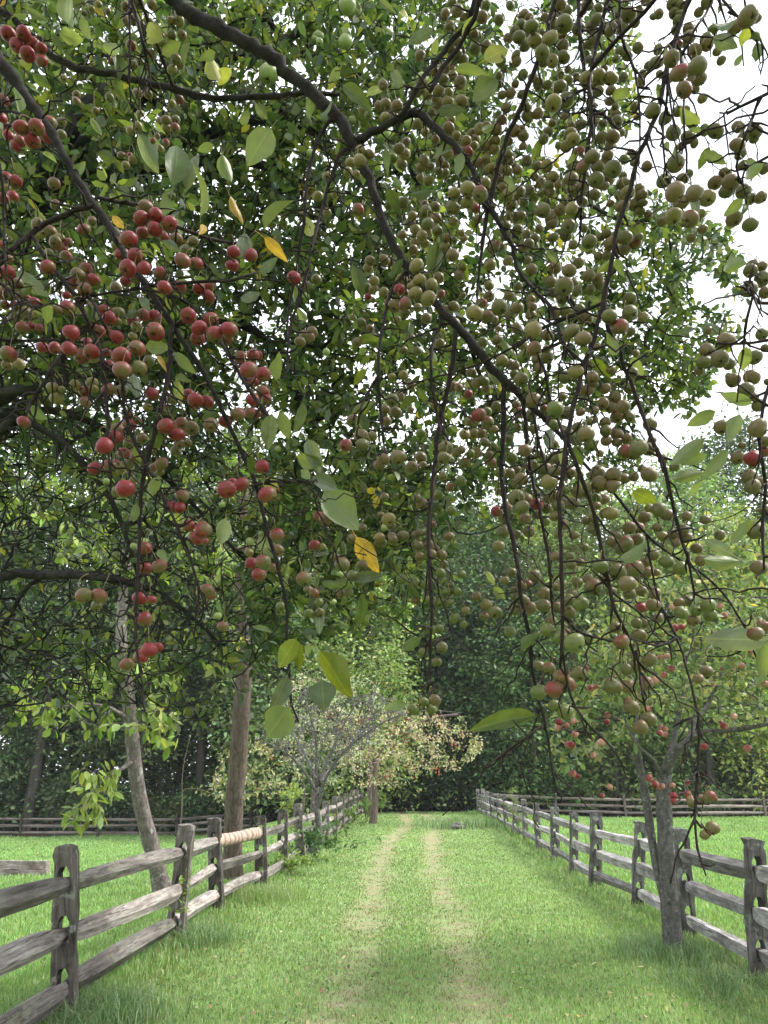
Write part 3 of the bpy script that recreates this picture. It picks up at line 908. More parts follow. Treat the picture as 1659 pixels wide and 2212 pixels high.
def twig_leaves(per, L, W, pal, w, back=.35, droop=.35, templ=LEAF7, jit=.2, spread=.05, by_branch=False):
    """leaves set along the last stretch of every branch"""
    def f(s, ends, rad):
        pos = []; tan = []; bid = []
        for parent, idx, kind in s.lines:
            if kind == 0 or len(idx) < 1: continue
            ii = ([parent] if parent >= 0 else []) + idx
            pts = s.P[ii]; seg = np.linalg.norm(np.diff(pts, axis=0), axis=1); cum = np.concatenate([[0], np.cumsum(seg)])
            k = max(1, int(rng.poisson(per * min(1.6, .35 + cum[-1] / back * .65))))
            t = cum[-1] - np.minimum(rng.uniform(0, 1, k) ** 1.3 * back * 1.6, cum[-1])
            for q in range(3): pass
            pp = np.stack([np.interp(t, cum, pts[:, q]) for q in range(3)], -1)
            pos.append(pp); bid.append(np.full(k, len(bid))); tan.append(np.repeat(unit(pts[-1] - pts[0])[None], k, 0))
        pos = np.vstack(pos); tan = np.vstack(tan); n = len(pos)
        d = unit(tan * .5 + rng.normal(size=(n, 3)) * .75 + np.array([0, 0, -droop]))
        pos = pos + d * spread * rng.uniform(.2, 1, (n, 1))
        nrm = unit(np.stack([rng.normal(size=n) * .7, rng.normal(size=n) * .7, 1 + 0 * d[:, 0]], -1))
        cc = pick_cols(n, pal, w, jit)
        if by_branch:
            bb = np.concatenate(bid); pc = pick_cols(bb.max() + 1, pal, w, .15)[bb] * (1 + .15 * rng.normal(size=(n, 1))).clip(.5, 1.5); cc = np.where(rng.uniform(size=(n, 1)) < .75, pc, cc)
        return leaf_cloud(pos, d, nrm, L * rng.uniform(.6, 1.3, n), W * rng.uniform(.6, 1.3, n), cc, templ)
    return f

# the leaning pale trunk in the left field, its crown lost in the apple boughs
b = G(352, 1932); db = float((b - EYE) @ _F)
tl = [px_line([(358, 1950, db, 28), (348, 1905, db, 19), (325, 1820, db, 17), (305, 1740, db, 16), (292, 1660, db, 15), (284, 1580, db, 14.5), (276, 1500, db, 14), (268, 1440, db, 13), (262, 1340, db + .2, 11), (275, 1200, db + .4, 9)]),
      px_line([(290, 1640, db, 7), (265, 1660, db - .3, 4), (235, 1675, db - .7, 3), (205, 1700, db - 1, 2), (180, 1740, db - 1.2, 1.5)]),
      px_line([(283, 1560, db, 6), (240, 1530, db - .3, 4), (180, 1520, db - .6, 3), (120, 1530, db - .9, 2)]),
      px_line([(284, 1570, db, 6), (320, 1530, db + .2, 4), (355, 1545, db + .3, 2.5)])]
att = np.vstack([px_poly([(150, 1660), (280, 1650), (285, 1700), (215, 1760), (150, 1790), (135, 1760)], 26, db - 1.6, db - .3), px_poly([(20, 1440), (270, 1400), (280, 1560), (150, 1600), (30, 1560)], 40, db - 1.6, db + 1.5),
                 px_poly([(300, 1400), (420, 1420), (400, 1600), (310, 1620)], 30, db - 1, db + 1), px_poly([(0, 900), (520, 900), (520, 1250), (0, 1250)], 60, db - .5, db + 3)])
plant_tree('leaning_tree', 'pale lichen-spotted trunk leaning left behind the left fence with large drooping leaves', tl, att, (M_GREYBARK, M_GREYBARK),
           twig_leaves(9, .20, .105, [(.22, .29, .07), (.28, .33, .09), (.16, .24, .06)], [3, 2, 2], .6, .9, spread=.08), .25)
b = G(503, 1902); db = float((b - EYE) @ _F)
tl = [px_line([(506, 1925, db, 34), (503, 1895, db, 24), (503, 1830, db, 20.5), (505, 1760, db, 20), (510, 1690, db, 19.5), (518, 1600, db, 19), (524, 1500, db, 18), (528, 1400, db, 16), (520, 1250, db, 12), (530, 1050, db, 8)])]
att = px_poly([(330, 700), (800, 700), (780, 1340), (640, 1420), (420, 1400)], 150, db - 2, db + 3)
plant_tree('straight_tree', 'stout brown trunk standing upright just behind the left fence', tl, att, (M_BROWNBARK, M_BROWNBARK),
           twig_leaves(12, .12, .07, PAL_MID, [3, 2, 2, 1], .6, .5), .3)
# bare grey tree in the left fence line
db = float((on_ground(-1.8, 19.9) - EYE) @ _F)
b0 = on_ground(-1.8, 19.9)
def bare(u, v, d, r): return (u, v, db + d, r * .6)
tl = [(np.array([b0 + [0, 0, -.1], b0 + [.0, 0, .3]]), np.array([.12, .09])),
      px_line([bare(*q) for q in ((690, 1822, 0, 13), (689, 1790, 0, 11), (684, 1745, 0, 10.5), (684, 1700, 0, 10))]),
      px_line([bare(*q) for q in ((686, 1745, 0, 8), (700, 1690, -.1, 6), (716, 1660, -.2, 5), (745, 1620, -.3, 4), (790, 1585, -.4, 3.4), (850, 1550, -.5, 2.6), (920, 1535, -.6, 1.8), (1000, 1540, -.7, 1))], .2),
      px_line([bare(*q) for q in ((684, 1700, 0, 7), (705, 1650, .2, 5.5), (722, 1610, .3, 4.5), (745, 1560, .4, 3.5), (775, 1510, .5, 2)) ], .2),
      px_line([bare(*q) for q in ((684, 1700, 0, 7), (684, 1640, .2, 5), (680, 1580, .2, 4), (668, 1540, .3, 3), (660, 1505, .3, 1.8))], .2),
      px_line([bare(*q) for q in ((685, 1715, 0, 7), (660, 1670, -.2, 5.4), (635, 1640, -.3, 4.4), (600, 1615, -.4, 3), (560, 1600, -.5, 2))], .2),
      px_line([bare(*q) for q in ((680, 1680, 0, 6), (655, 1620, .5, 4.5), (635, 1590, .8, 3.4), (610, 1545, 1, 2))], .2),
      px_line([bare(*q) for q in ((690, 1690, 0, 6), (730, 1640, .8, 4), (770, 1600, 1, 3), (810, 1540, 1.2, 2))], .2)]
att = px_poly([(560, 1590), (600, 1530), (660, 1480), (760, 1490), (840, 1500), (900, 1530), (840, 1570), (760, 1640), (700, 1670), (620, 1650)], 1000, db - 1.4, db + 1.6)
plant_tree('bare_tree', 'leafless silvery grey tree with fanning lichen-covered twigs beside the left fence', tl, att, (M_SILVERBARK, M_SILVERBARK), None, .09, 0, .0085, .24, wob=.2)
# the spreading tree with cream and dull red leaves over the path's left edge
b = on_ground(-.45, 31.9); db = float((b - EYE) @ _F)
tl = [(np.array([b + [0, 0, -.1], b + [.1, 0, .8], b + [.05, 0, 1.7], b + [.15, 0, 2.5]]), np.array([.17, .12, .11, .10])),
      (spline([b + [0, 0, 2.3], b + [.8, -.3, 3.3], b + [2.2, -.8, 4.0], b + [3.4, -1, 4.2]], .3), .05), (spline([b + [0, 0, 2.4], b + [-.9, -.3, 3.4], b + [-1.7, -.3, 4.2]], .3), .05),
      (spline([b + [0, 0, 2.4], b + [.4, .3, 3.6], b + [.9, .2, 5.0]], .3), .05)]
tl = [(p, np.broadcast_to(np.asarray(r, float), (len(p),))) for p, r in tl]
att = px_poly([(700, 1600), (770, 1530), (900, 1515), (985, 1560), (1040, 1600), (1035, 1650), (940, 1665), (850, 1700), (770, 1690)], 380, db - 2, db + 2.2)
PAL_RUSS = [(.40, .39, .25), (.52, .45, .35), (.27, .32, .14), (.26, .085, .07), (.42, .31, .24)]
plant_tree('turning_tree', 'spreading tree with cream and dull red turning leaves arching over the path', tl, att, (M_BROWNBARK, M_BROWNBARK),
           twig_leaves(17, .12, .075, PAL_RUSS, [3, 3, 2.5, 1.5, 1.5], .8, .5, LEAF4, spread=.22, by_branch=True), .3)
# a pale, airy tree behind the bare one
b = on_ground(-3.0, 29.0); db = float((b - EYE) @ _F)
tl = [(spline([b + [0, 0, -.1], b + [.1, 0, 1.2], b + [-.05, 0, 2.6], b + [.1, 0, 4.2]], .3), .05)]
tl = [(p, np.linspace(r, .012, len(p))) for p, r in tl]
att = px_poly([(570, 1520), (650, 1440), (760, 1430), (830, 1490), (830, 1640), (730, 1690), (610, 1680)], 260, db - 1.6, db + 1.8)
plant_tree('airy_tree', 'airy pale grey-pink tree filling in behind the bare grey tree', tl, att, (M_BROWNBARK, M_SILVERBARK),
           twig_leaves(15, .12, .07, [(.44, .46, .34), (.35, .40, .26), (.44, .34, .29), (.24, .30, .16), (.22, .09, .08)], [3, 3, 1.5, 2, .5], .8, .4, LEAF4, spread=.2, by_branch=True), .22, 0, .008, .3)
# the cream-leaved sapling behind the stout trunk
b = on_ground(-5.9, 23); db = float((b - EYE) @ _F)
tl = [(spline([b + [0, 0, -.1], b + [.1, 0, 1], b + [.05, 0, 2.2], b + [.2, 0, 3.2]], .3), .03)]
tl = [(p, np.linspace(r, .006, len(p))) for p, r in tl]
att = px_poly([(470, 1630), (540, 1600), (640, 1590), (650, 1680), (590, 1720), (500, 1745), (455, 1730)], 110, db - 1, db + 1.2)
plant_tree('cream_leaved_sapling', 'small sapling with pale cream leaves behind the stout brown trunk', tl, att, (M_BROWNBARK, M_BROWNBARK),
           twig_leaves(12, .11, .065, [(.40, .38, .26), (.30, .30, .16), (.2, .24, .1), (.28, .12, .06)], [3, 3, 2, .6], .5, .5, LEAF4, spread=.12), .2)
# slim trunks along the far part of the left fence
for (x, y, h, rr, lab) in ((-3.4, 38, 7.5, .12, 'slim dark trunk at the far end of the left field beside the cream-leaved sapling'), (-.72, 36.8, 6.5, .17, 'slim leaning trunk at the far left edge of the path')):
    b = on_ground(x, y); s_ = spline([b + [0, 0, -.1], b + [.1, 0, h * .3], b + [-.05, .2, h * .6], b + [.3, 0, h]], .4)
    att = blob_pts(60, b + [0.3, 0, h * .95], (2.2, 2.0, 2.2), .2)
    plant_tree('slim_tree', lab, [(s_, np.linspace(rr, rr * .3, len(s_)))], att, (M_BROWNBARK, M_BROWNBARK), twig_leaves(16, .2, .12, PAL_LIGHT, [3, 2, 3, 1], .8, .4, LEAF4, spread=.3), .35)
# yellow-green and pale trees standing in front of the woods beyond the path
for (x, y, k, s, tint, lab) in ((-1.2, 45.5, 2, .78, (1.45, 1.4, 1.5), 'pale yellow-green tree rising behind the turning tree over the path'), (-5.2, 46.2, 4, 1.05, (1.7, 1.6, 1.8), 'pale grey-green tree behind the bare grey tree'),
                                (13.5, 49.5, 2, .9, (1.0, 1.0, .95), 'light green tree at the edge of the right woods behind the pink-fruited tree'), (8.6, 48.2, 4, .9, (.8, .9, .8), 'low dark green tree beside the far end of the right fence')):
    wood_tree(k, x, y, s, rng.uniform(0, 6), tint, lab, None)
# ------------------------------------------------------------------ fruit
def apple_mesh(seed, seg=14, squash=.93):
    r = np.random.default_rng(seed)
    prof = [(.0, .80), (.10, .83), (.26, .90), (.52, .83), (.80, .58), (.97, .18), (.99, -.12), (.88, -.48), (.64, -.76), (.36, -.91), (.24, -.95), (.17, -.86), (0, -.80)]
    V = []; th = np.arange(seg) * 2 * np.pi / seg
    ax = r.normal(size=2) * .05
    for k, (rr, z) in enumerate(prof):
        if rr == 0: V.append((0, 0, z * squash)); continue
        for t in th:
            m = 1 + .03 * math.sin(2 * t + seed) + .02 * math.sin(5 * t) * (z < -.3) + ax[0] * math.cos(t)
            V.append((rr * m * math.cos(t), rr * m * math.sin(t), z * squash * (1 + ax[1] * math.cos(t + 1))))
    Q = []; T = []
    ring = lambda k: 1 + (k - 1) * seg
    nr = len(prof) - 2
    last = len(V) - 1
    for q in range(seg):
        T.append((0, ring(1) + q, ring(1) + (q + 1) % seg))
        for k in range(1, nr):
            a, b = ring(k) + q, ring(k) + (q + 1) % seg
            Q.append((a, a + seg, b + seg, b))
        T.append((last, ring(nr) + (q + 1) % seg, ring(nr) + q))
    n0 = len(V); nskin = len(Q) + len(T)
    for q in range(5):                                   # dried sepals round the eye
        t = q * 2 * np.pi / 5 + r.uniform(-.2, .2); w = .28
        ln = r.uniform(.22, .36); sp = r.uniform(1.0, 2.0)
        V += [(.2 * math.cos(t - w * 1.6), .2 * math.sin(t - w * 1.6), -.86 * squash), (.2 * math.cos(t + w * 1.6), .2 * math.sin(t + w * 1.6), -.86 * squash),
              (.2 * sp * 1.5 * math.cos(t), .2 * sp * 1.5 * math.sin(t), -.9 * squash - ln)]
        T.append((n0 + q * 3, n0 + q * 3 + 1, n0 + q * 3 + 2))
    me = mesh('apple', np.array(V), [np.array(Q), np.array(T)])
    me.materials.append(M_APPLE); me.materials.append(M_CALYX)
    mi = np.zeros(len(me.polygons), np.int32); mi[-5:] = 1; mi[len(Q) + 1: len(Q) + 2 * seg: 2] = 1
    me.polygons.foreach_set('material_index', mi); me.update()
    return me
APPLES = [apple_mesh(1), apple_mesh(2, squash=.88), apple_mesh(3, squash=.98), apple_mesh(4)]
APPLES_LO = [apple_mesh(5, 9), apple_mesh(6, 9, .86)]
GREEN_SKIN = [(.112, .084, .034), (.098, .084, .031), (.125, .086, .038), (.090, .086, .029)]

# ------------------------------------------------------------------ the pink-fruited tree at the right fence
D0 = float((G(1454, 2067) - EYE) @ _F)
gb = G(1454, 2067)
tl = [px_line([(1457, 2088, D0, 36.5), (1455, 2055, D0, 23.5), (1450, 1990, D0 + .05, 20), (1443, 1900, D0 + .1, 17.4), (1436, 1800, D0 + .15, 16.5), (1434, 1700, D0 + .2, 16.1), (1436, 1672, D0 + .2, 14.8)], .12),
      px_line([(1449, 1985, D0 + .05, 11.3), (1432, 1930, D0 + .1, 9.57), (1416, 1860, D0 + .2, 9.13), (1402, 1770, D0 + .3, 9.13), (1391, 1700, D0 + .35, 9.13), (1378, 1640, D0 + .4, 8.27), (1372, 1590, D0 + .4, 6.09), (1340, 1555, D0 + .5, 4.35), (1290, 1552, D0 + .6, 3.48), (1240, 1580, D0 + .7, 2.61), (1190, 1565, D0 + .8, 1.74)], .12),
      px_line([(1436, 1675, D0 + .2, 12.2), (1450, 1635, D0 + .1, 10.9), (1480, 1608, D0, 9.57), (1510, 1585, D0 - .1, 7.83), (1545, 1580, D0 - .3, 6.09), (1600, 1575, D0 - .5, 5.22), (1680, 1560, D0 - .8, 3.48)], .12),
      px_line([(1445, 1645, D0 + .15, 7.83), (1452, 1610, D0 + .3, 6.96), (1462, 1570, D0 + .4, 6.09), (1470, 1520, D0 + .5, 5.22), (1500, 1440, D0 + .7, 3.92), (1520, 1350, D0 + .9, 2.61)], .12),
      px_line([(1480, 1608, D0, 6.96), (1505, 1560, D0 + .3, 5.22), (1540, 1500, D0 + .6, 4.35), (1580, 1400, D0 + .8, 3.04), (1600, 1280, D0 + 1, 1.74)], .12),
      px_line([(1435, 1690, D0 + .2, 6.09), (1424, 1665, D0 + .1, 4.79), (1405, 1635, D0 - .1, 3.92), (1370, 1600, D0 - .3, 2.61), (1330, 1500, D0 - .4, 1.74), (1310, 1440, D0 - .4, 1.3)], .12),
      px_line([(1372, 1590, D0 + .4, 4.35), (1380, 1520, D0 + .6, 3.48), (1400, 1440, D0 + .9, 2.61), (1420, 1330, D0 + 1.1, 1.74)], .12)]
att = np.vstack([px_poly([(1230, 1400), (1300, 1310), (1420, 1180), (1500, 1110), (1600, 1090), (1760, 1130), (1800, 1500), (1720, 1600), (1600, 1560), (1480, 1540), (1400, 1540), (1300, 1500)], 760, D0 - .9, D0 + 2.0),
                 px_poly([(1170, 1500), (1260, 1460), (1370, 1560), (1330, 1620), (1250, 1660), (1180, 1640)], 60, D0 - .2, D0 + 1.2), px_poly([(1560, 1590), (1720, 1570), (1720, 1660), (1640, 1680)], 25, D0 - .6, D0 + .5)])
PAL_APPLE = [(.17, .235, .095), (.23, .28, .13), (.34, .345, .18), (.11, .165, .075), (.42, .37, .15)]
tree_r, s_r, ends_r = plant_tree('pink_fruited_tree', 'small lichen-barked fruit tree with twin trunks and pink fruit beside the right fence', tl, att, (M_SILVERBARK, M_SILVERBARK),
                                 twig_leaves(12, .085, .048, PAL_APPLE, [3, 4, 2, 2, .8], .32, .35, spread=.04), .12, 0, .0032)
PINK = """865,1185;870,1200;905,1235;930,1250;950,1245;1020,1240;1025,1310;1030,1350;1120,1220;1120,1290;1130,1320;860,1195;600,1250;550,1310;470,590;505,580;440,460;450,480;580,815;585,770;310,840;355,815;255,855;370,895;320,965;340,970;545,955;490,1040;350,1160;380,1180;940,850;970,865;935,890;970,900;1230,980;1345,825;1365,845;1280,560;1350,450;1480,440;1420,445;1010,460;940,385;980,375;905,535;960,500;715,655;855,730;1365,105;1340,40;1020,45;1400,320;1465,320;1550,340;1040,185;1080,180;1560,660;1520,990;1430,780;260,815;1395,500;1600,150;1505,240;1640,560"""
for k, q in enumerate(PINK.split(';')):
    x, y = map(float, q.split(','))
    u, v = (1300 + x * .3737) / 1.1573, (1500 + y * .3737) / 1.1573
    d = D0 + rng.uniform(-1.0, .25)
    p = P(u, v, d)
    a = link('apple', APPLES_LO[k % 2], tree_r)
    rr = rng.uniform(.029, .040); a.location = p - gb * 0 - np.array(tree_r.location); a.scale = (rr, rr, rr)
    a.rotation_euler = (rng.normal() * .4, rng.normal() * .4, rng.uniform(0, 6))
    a.color = (.42, .22, .16, rng.uniform(.5, .85))

# ------------------------------------------------------------------ the old apple tree on the left: dark boughs right across the picture
TB = on_ground(-4.7, 5.4)
trunkp = spline([TB + [0, 0, -.1], TB + [.05, 0, .8], TB + [.15, .05, 1.7], TB + [.3, .1, 2.3]], .2)
old = [(trunkp, np.linspace(.27, .21, len(trunkp)))]
fork = trunkp[-1]
def limb(start, pts, r0, step=.16):
    w = np.array([[*P(u, v, d), r * d / FD] for u, v, d, r in pts])
    a = np.vstack([[*start, r0], w]); b = spline(a, step); return b[:, :3], b[:, 3]
old.append(limb(fork, [(-60, 1265, 4.6, 13), (80, 1243, 4.6, 11), (170, 1242, 4.6, 9.5), (255, 1252, 4.7, 8), (330, 1275, 4.8, 5.5), (400, 1320, 5.0, 4), (470, 1385, 5.1, 2.5)], .12))
old.append(limb(fork, [(-60, 870, 4.8, 17), (0, 848, 4.7, 14), (90, 836, 4.7, 12.5), (170, 818, 4.8, 10), (270, 806, 5, 8), (380, 815, 5.3, 6), (480, 850, 5.6, 4)], .15))
old.append(limb(fork, [(-60, 905, 4.9, 12), (60, 888, 4.9, 9), (150, 893, 5, 8), (250, 940, 5.1, 7), (320, 1000, 5.2, 6), (400, 1070, 5.3, 5), (470, 1150, 5.4, 4), (540, 1220, 5.5, 3)], .1))
old.append(limb(fork, [(-60, 980, 4.5, 11), (60, 910, 4.5, 8.5), (130, 950, 4.6, 7), (190, 1010, 4.7, 6), (240, 1080, 4.8, 6), (280, 1180, 4.9, 4.5), (300, 1250, 5, 3.5)], .1))
old.append(limb(fork, [(-80, 500, 5.2, 26), (60, 400, 5.2, 24), (150, 280, 5.3, 21), (200, 215, 5.4, 17), (270, 180, 5.5, 13), (400, 150, 5.6, 11), (520, 120, 5.8, 10), (613, 87, 5.9, 9), (690, 45, 6, 7), (790, 10, 6.2, 5)], .18))
old.append(limb(old[-1][0][8], [(180, 330, 5.6, 14), (300, 320, 5.8, 13), (430, 300, 5.9, 12), (553, 258, 6, 11), (620, 262, 6.1, 10), (690, 295, 6.2, 8), (740, 360, 6.3, 6), (800, 400, 6.3, 4)], .12))
old.append(limb(old[-2][0][6], [(120, 430, 5.5, 14), (250, 390, 5.8, 12), (400, 350, 6, 11), (553, 352, 6.1, 10), (640, 390, 6.2, 9), (710, 440, 6.3, 7), (790, 540, 6.3, 5), (860, 640, 6.4, 3)], .12))
old.append(limb(old[2][0][9], [(200, 760, 5.4, 9), (330, 720, 5.6, 8.5), (450, 690, 5.7, 8), (560, 720, 5.7, 8), (623, 825, 5.6, 8), (670, 905, 5.6, 8), (713, 962, 5.6, 7), (767, 1022, 5.7, 6), (813, 1078, 5.7, 5), (887, 1148, 5.8, 3)], .12))
old.append(limb(old[5][0][20], [(500, 60, 6, 6), (640, 110, 6.3, 8), (800, 180, 6.5, 9), (960, 330, 6.6, 8), (1080, 480, 6.6, 7), (1180, 590, 6.6, 6), (1280, 700, 6.6, 5), (1360, 760, 6.7, 4.5), (1460, 800, 6.8, 3)], .12))
old.append(limb(old[-1][0][30], [(1060, 350, 6.6, 6), (1200, 400, 6.7, 5), (1330, 470, 6.8, 4), (1450, 480, 6.9, 3), (1560, 520, 7, 2)], .1))
old.append(limb(old[-2][0][26], [(960, 560, 6.8, 6), (1000, 700, 6.8, 5.5), (1050, 850, 6.9, 4), (1080, 960, 7, 3)], .1))
old = [(p, np.broadcast_to(r, (len(p),)).copy()) for p, r in old]
att = np.vstack([px_poly([(-60, -60), (420, -60), (420, 640), (-60, 700)], 1500, 4.2, 7.8),
                 px_poly([(380, -60), (1080, -60), (1060, 280), (980, 420), (420, 640)], 1600, 4.8, 8.2),
                 px_poly([(420, 620), (960, 400), (1010, 700), (960, 1040), (900, 1150), (800, 1250), (600, 1150)], 1300, 4.6, 7.6),
                 px_poly([(-60, 700), (420, 620), (620, 1150), (760, 1280), (640, 1380), (430, 1440), (-60, 1440)], 1500, 4.6, 7.8), px_poly([(-60, 680), (420, 640), (480, 1000), (-60, 1080)], 900, 4.6, 7.4), px_poly([(560, 1050), (940, 1000), (1010, 1230), (900, 1320), (720, 1390), (540, 1450)], 380, 4.8, 7.4), px_poly([(1000, 700), (1350, 850), (1390, 980), (1260, 1120), (1000, 1180)], 230, 5.6, 7.8),
                 px_poly([(-60, 1400), (430, 1400), (560, 1380), (560, 1500), (420, 1560), (250, 1560), (100, 1540), (-60, 1600)], 170, 4.4, 6.8),
                 px_poly([(980, 250), (1130, 300), (1180, 560), (1100, 980), (960, 1060), (960, 450)], 330, 5.2, 7.8),
                 px_poly([(1090, -60), (1400, -60), (1370, 260), (1300, 340), (1080, 260)], 150, 5.8, 7.6),
                 px_poly([(1130, 320), (1320, 380), (1420, 430), (1500, 440), (1600, 560), (1460, 640), (1560, 780), (1520, 860), (1430, 880), (1350, 900), (1260, 860), (1130, 860)], 560, 5.8, 7.8), px_poly([(1380, 400), (1560, 480), (1620, 580), (1600, 800), (1480, 900), (1400, 700)], 110, 5.8, 7.6)])
PAL_OLD = [(.080, .122, .042), (.125, .17, .05), (.20, .24, .058), (.042, .074, .034), (.14, .165, .13), (.40, .34, .06)]
def old_leaves(s, ends, rad):
    f = twig_leaves(16, .080, .047, PAL_OLD, [4, 3.5, 2.2, 3.5, 1.2, .14], .42, .3, spread=.05, by_branch=True)
    V, F, C = f(s, ends, rad)
    # the lower left boughs carry few leaves, mostly bare twigs
    c = V.reshape(-1, 7, 3)[:, 6]
    dd = (c - EYE) @ _F; u = 829.5 + FD * (c[:, 0]) / dd; v = VC - FD * ((c - EYE) @ _U) / dd
    low = ss((v - 700) / 220) * ss((680 - u) / 260)
    keep = rng.uniform(0, 1, len(c)) > .72 * low
    return V, F.reshape(-1, 6, 3)[keep].reshape(-1, 3), C
tree_o, s_o, ends_o = plant_tree('old_apple_tree', 'old apple tree with dark tangled boughs and small green apples reaching in from the left', old, att, (M_OLDBARK, M_OLDBARK), old_leaves, .13, .02, .0040, .40, wob=.13)
base_o = np.array(tree_o.location)
# the tangle of bare, arching twigs in the shaded lower boughs
n0 = len(s_o.lines)
s_o.grow(np.vstack([px_poly([(-60, 860), (420, 800), (600, 1100), (620, 1300), (420, 1480), (-60, 1560)], 1500, 4.2, 7.4), px_poly([(250, 180), (760, 180), (900, 700), (560, 800), (250, 620)], 900, 5.2, 7.8), px_poly([(-60, -40), (700, -40), (600, 500), (-60, 700)], 600, 4.8, 7.8)]), .11, .05, .22, bend=.75)
rr_o = s_o.radii(.0046, .36)
Tb = Tubes()
for parent, idx, kind in s_o.lines[n0:]:
    ii = [parent] + idx
    r2 = np.linspace(min(.012, rr_o[ii].max() * 1.3), .0036, len(ii)); Tb.add(s_o.P[ii], r2, 4)
link('bare_twig', Tb.mesh('bare_twig', base_o), tree_o, M_OLDBARK, 'stuff')
GA = """580,160,22;688,82,14;745,90,16;860,185,16;690,90;830,290,15;880,155,15;910,170,14;905,120;1000,70;960,180;980,160,15;765,25,18;885,265,13;760,260;680,85;620,300,9;670,330,9;750,10,20;735,1240;820,1250;470,1330;420,1230;230,1040;310,1170;290,1180;395,1065;520,1040;600,970;720,1300;680,1330;460,1400;500,1300;660,640;705,760;540,640;130,1200;150,1170;540,1170;560,1310;430,1270;365,1380;350,1090;570,1120;780,1080;830,1140;480,1090;550,950;250,1200;200,1280;385,1245;440,1210"""
for k, q in enumerate(GA.split(';')):
    t = [float(z) for z in q.split(',')]; u, v = t[0], t[1]; rp = t[2] if len(t) > 2 else rng.uniform(7, 10)
    d = rng.uniform(4.2, 5.4); a = link('apple', APPLES_LO[k % 2], tree_o)
    rr = rp * d / FD; a.location = P(u, v, d) - base_o; a.scale = (rr,) * 3; a.rotation_euler = (rng.normal() * .5, rng.normal() * .5, rng.uniform(0, 6)); a.color = (.17, .21, .07, .08)
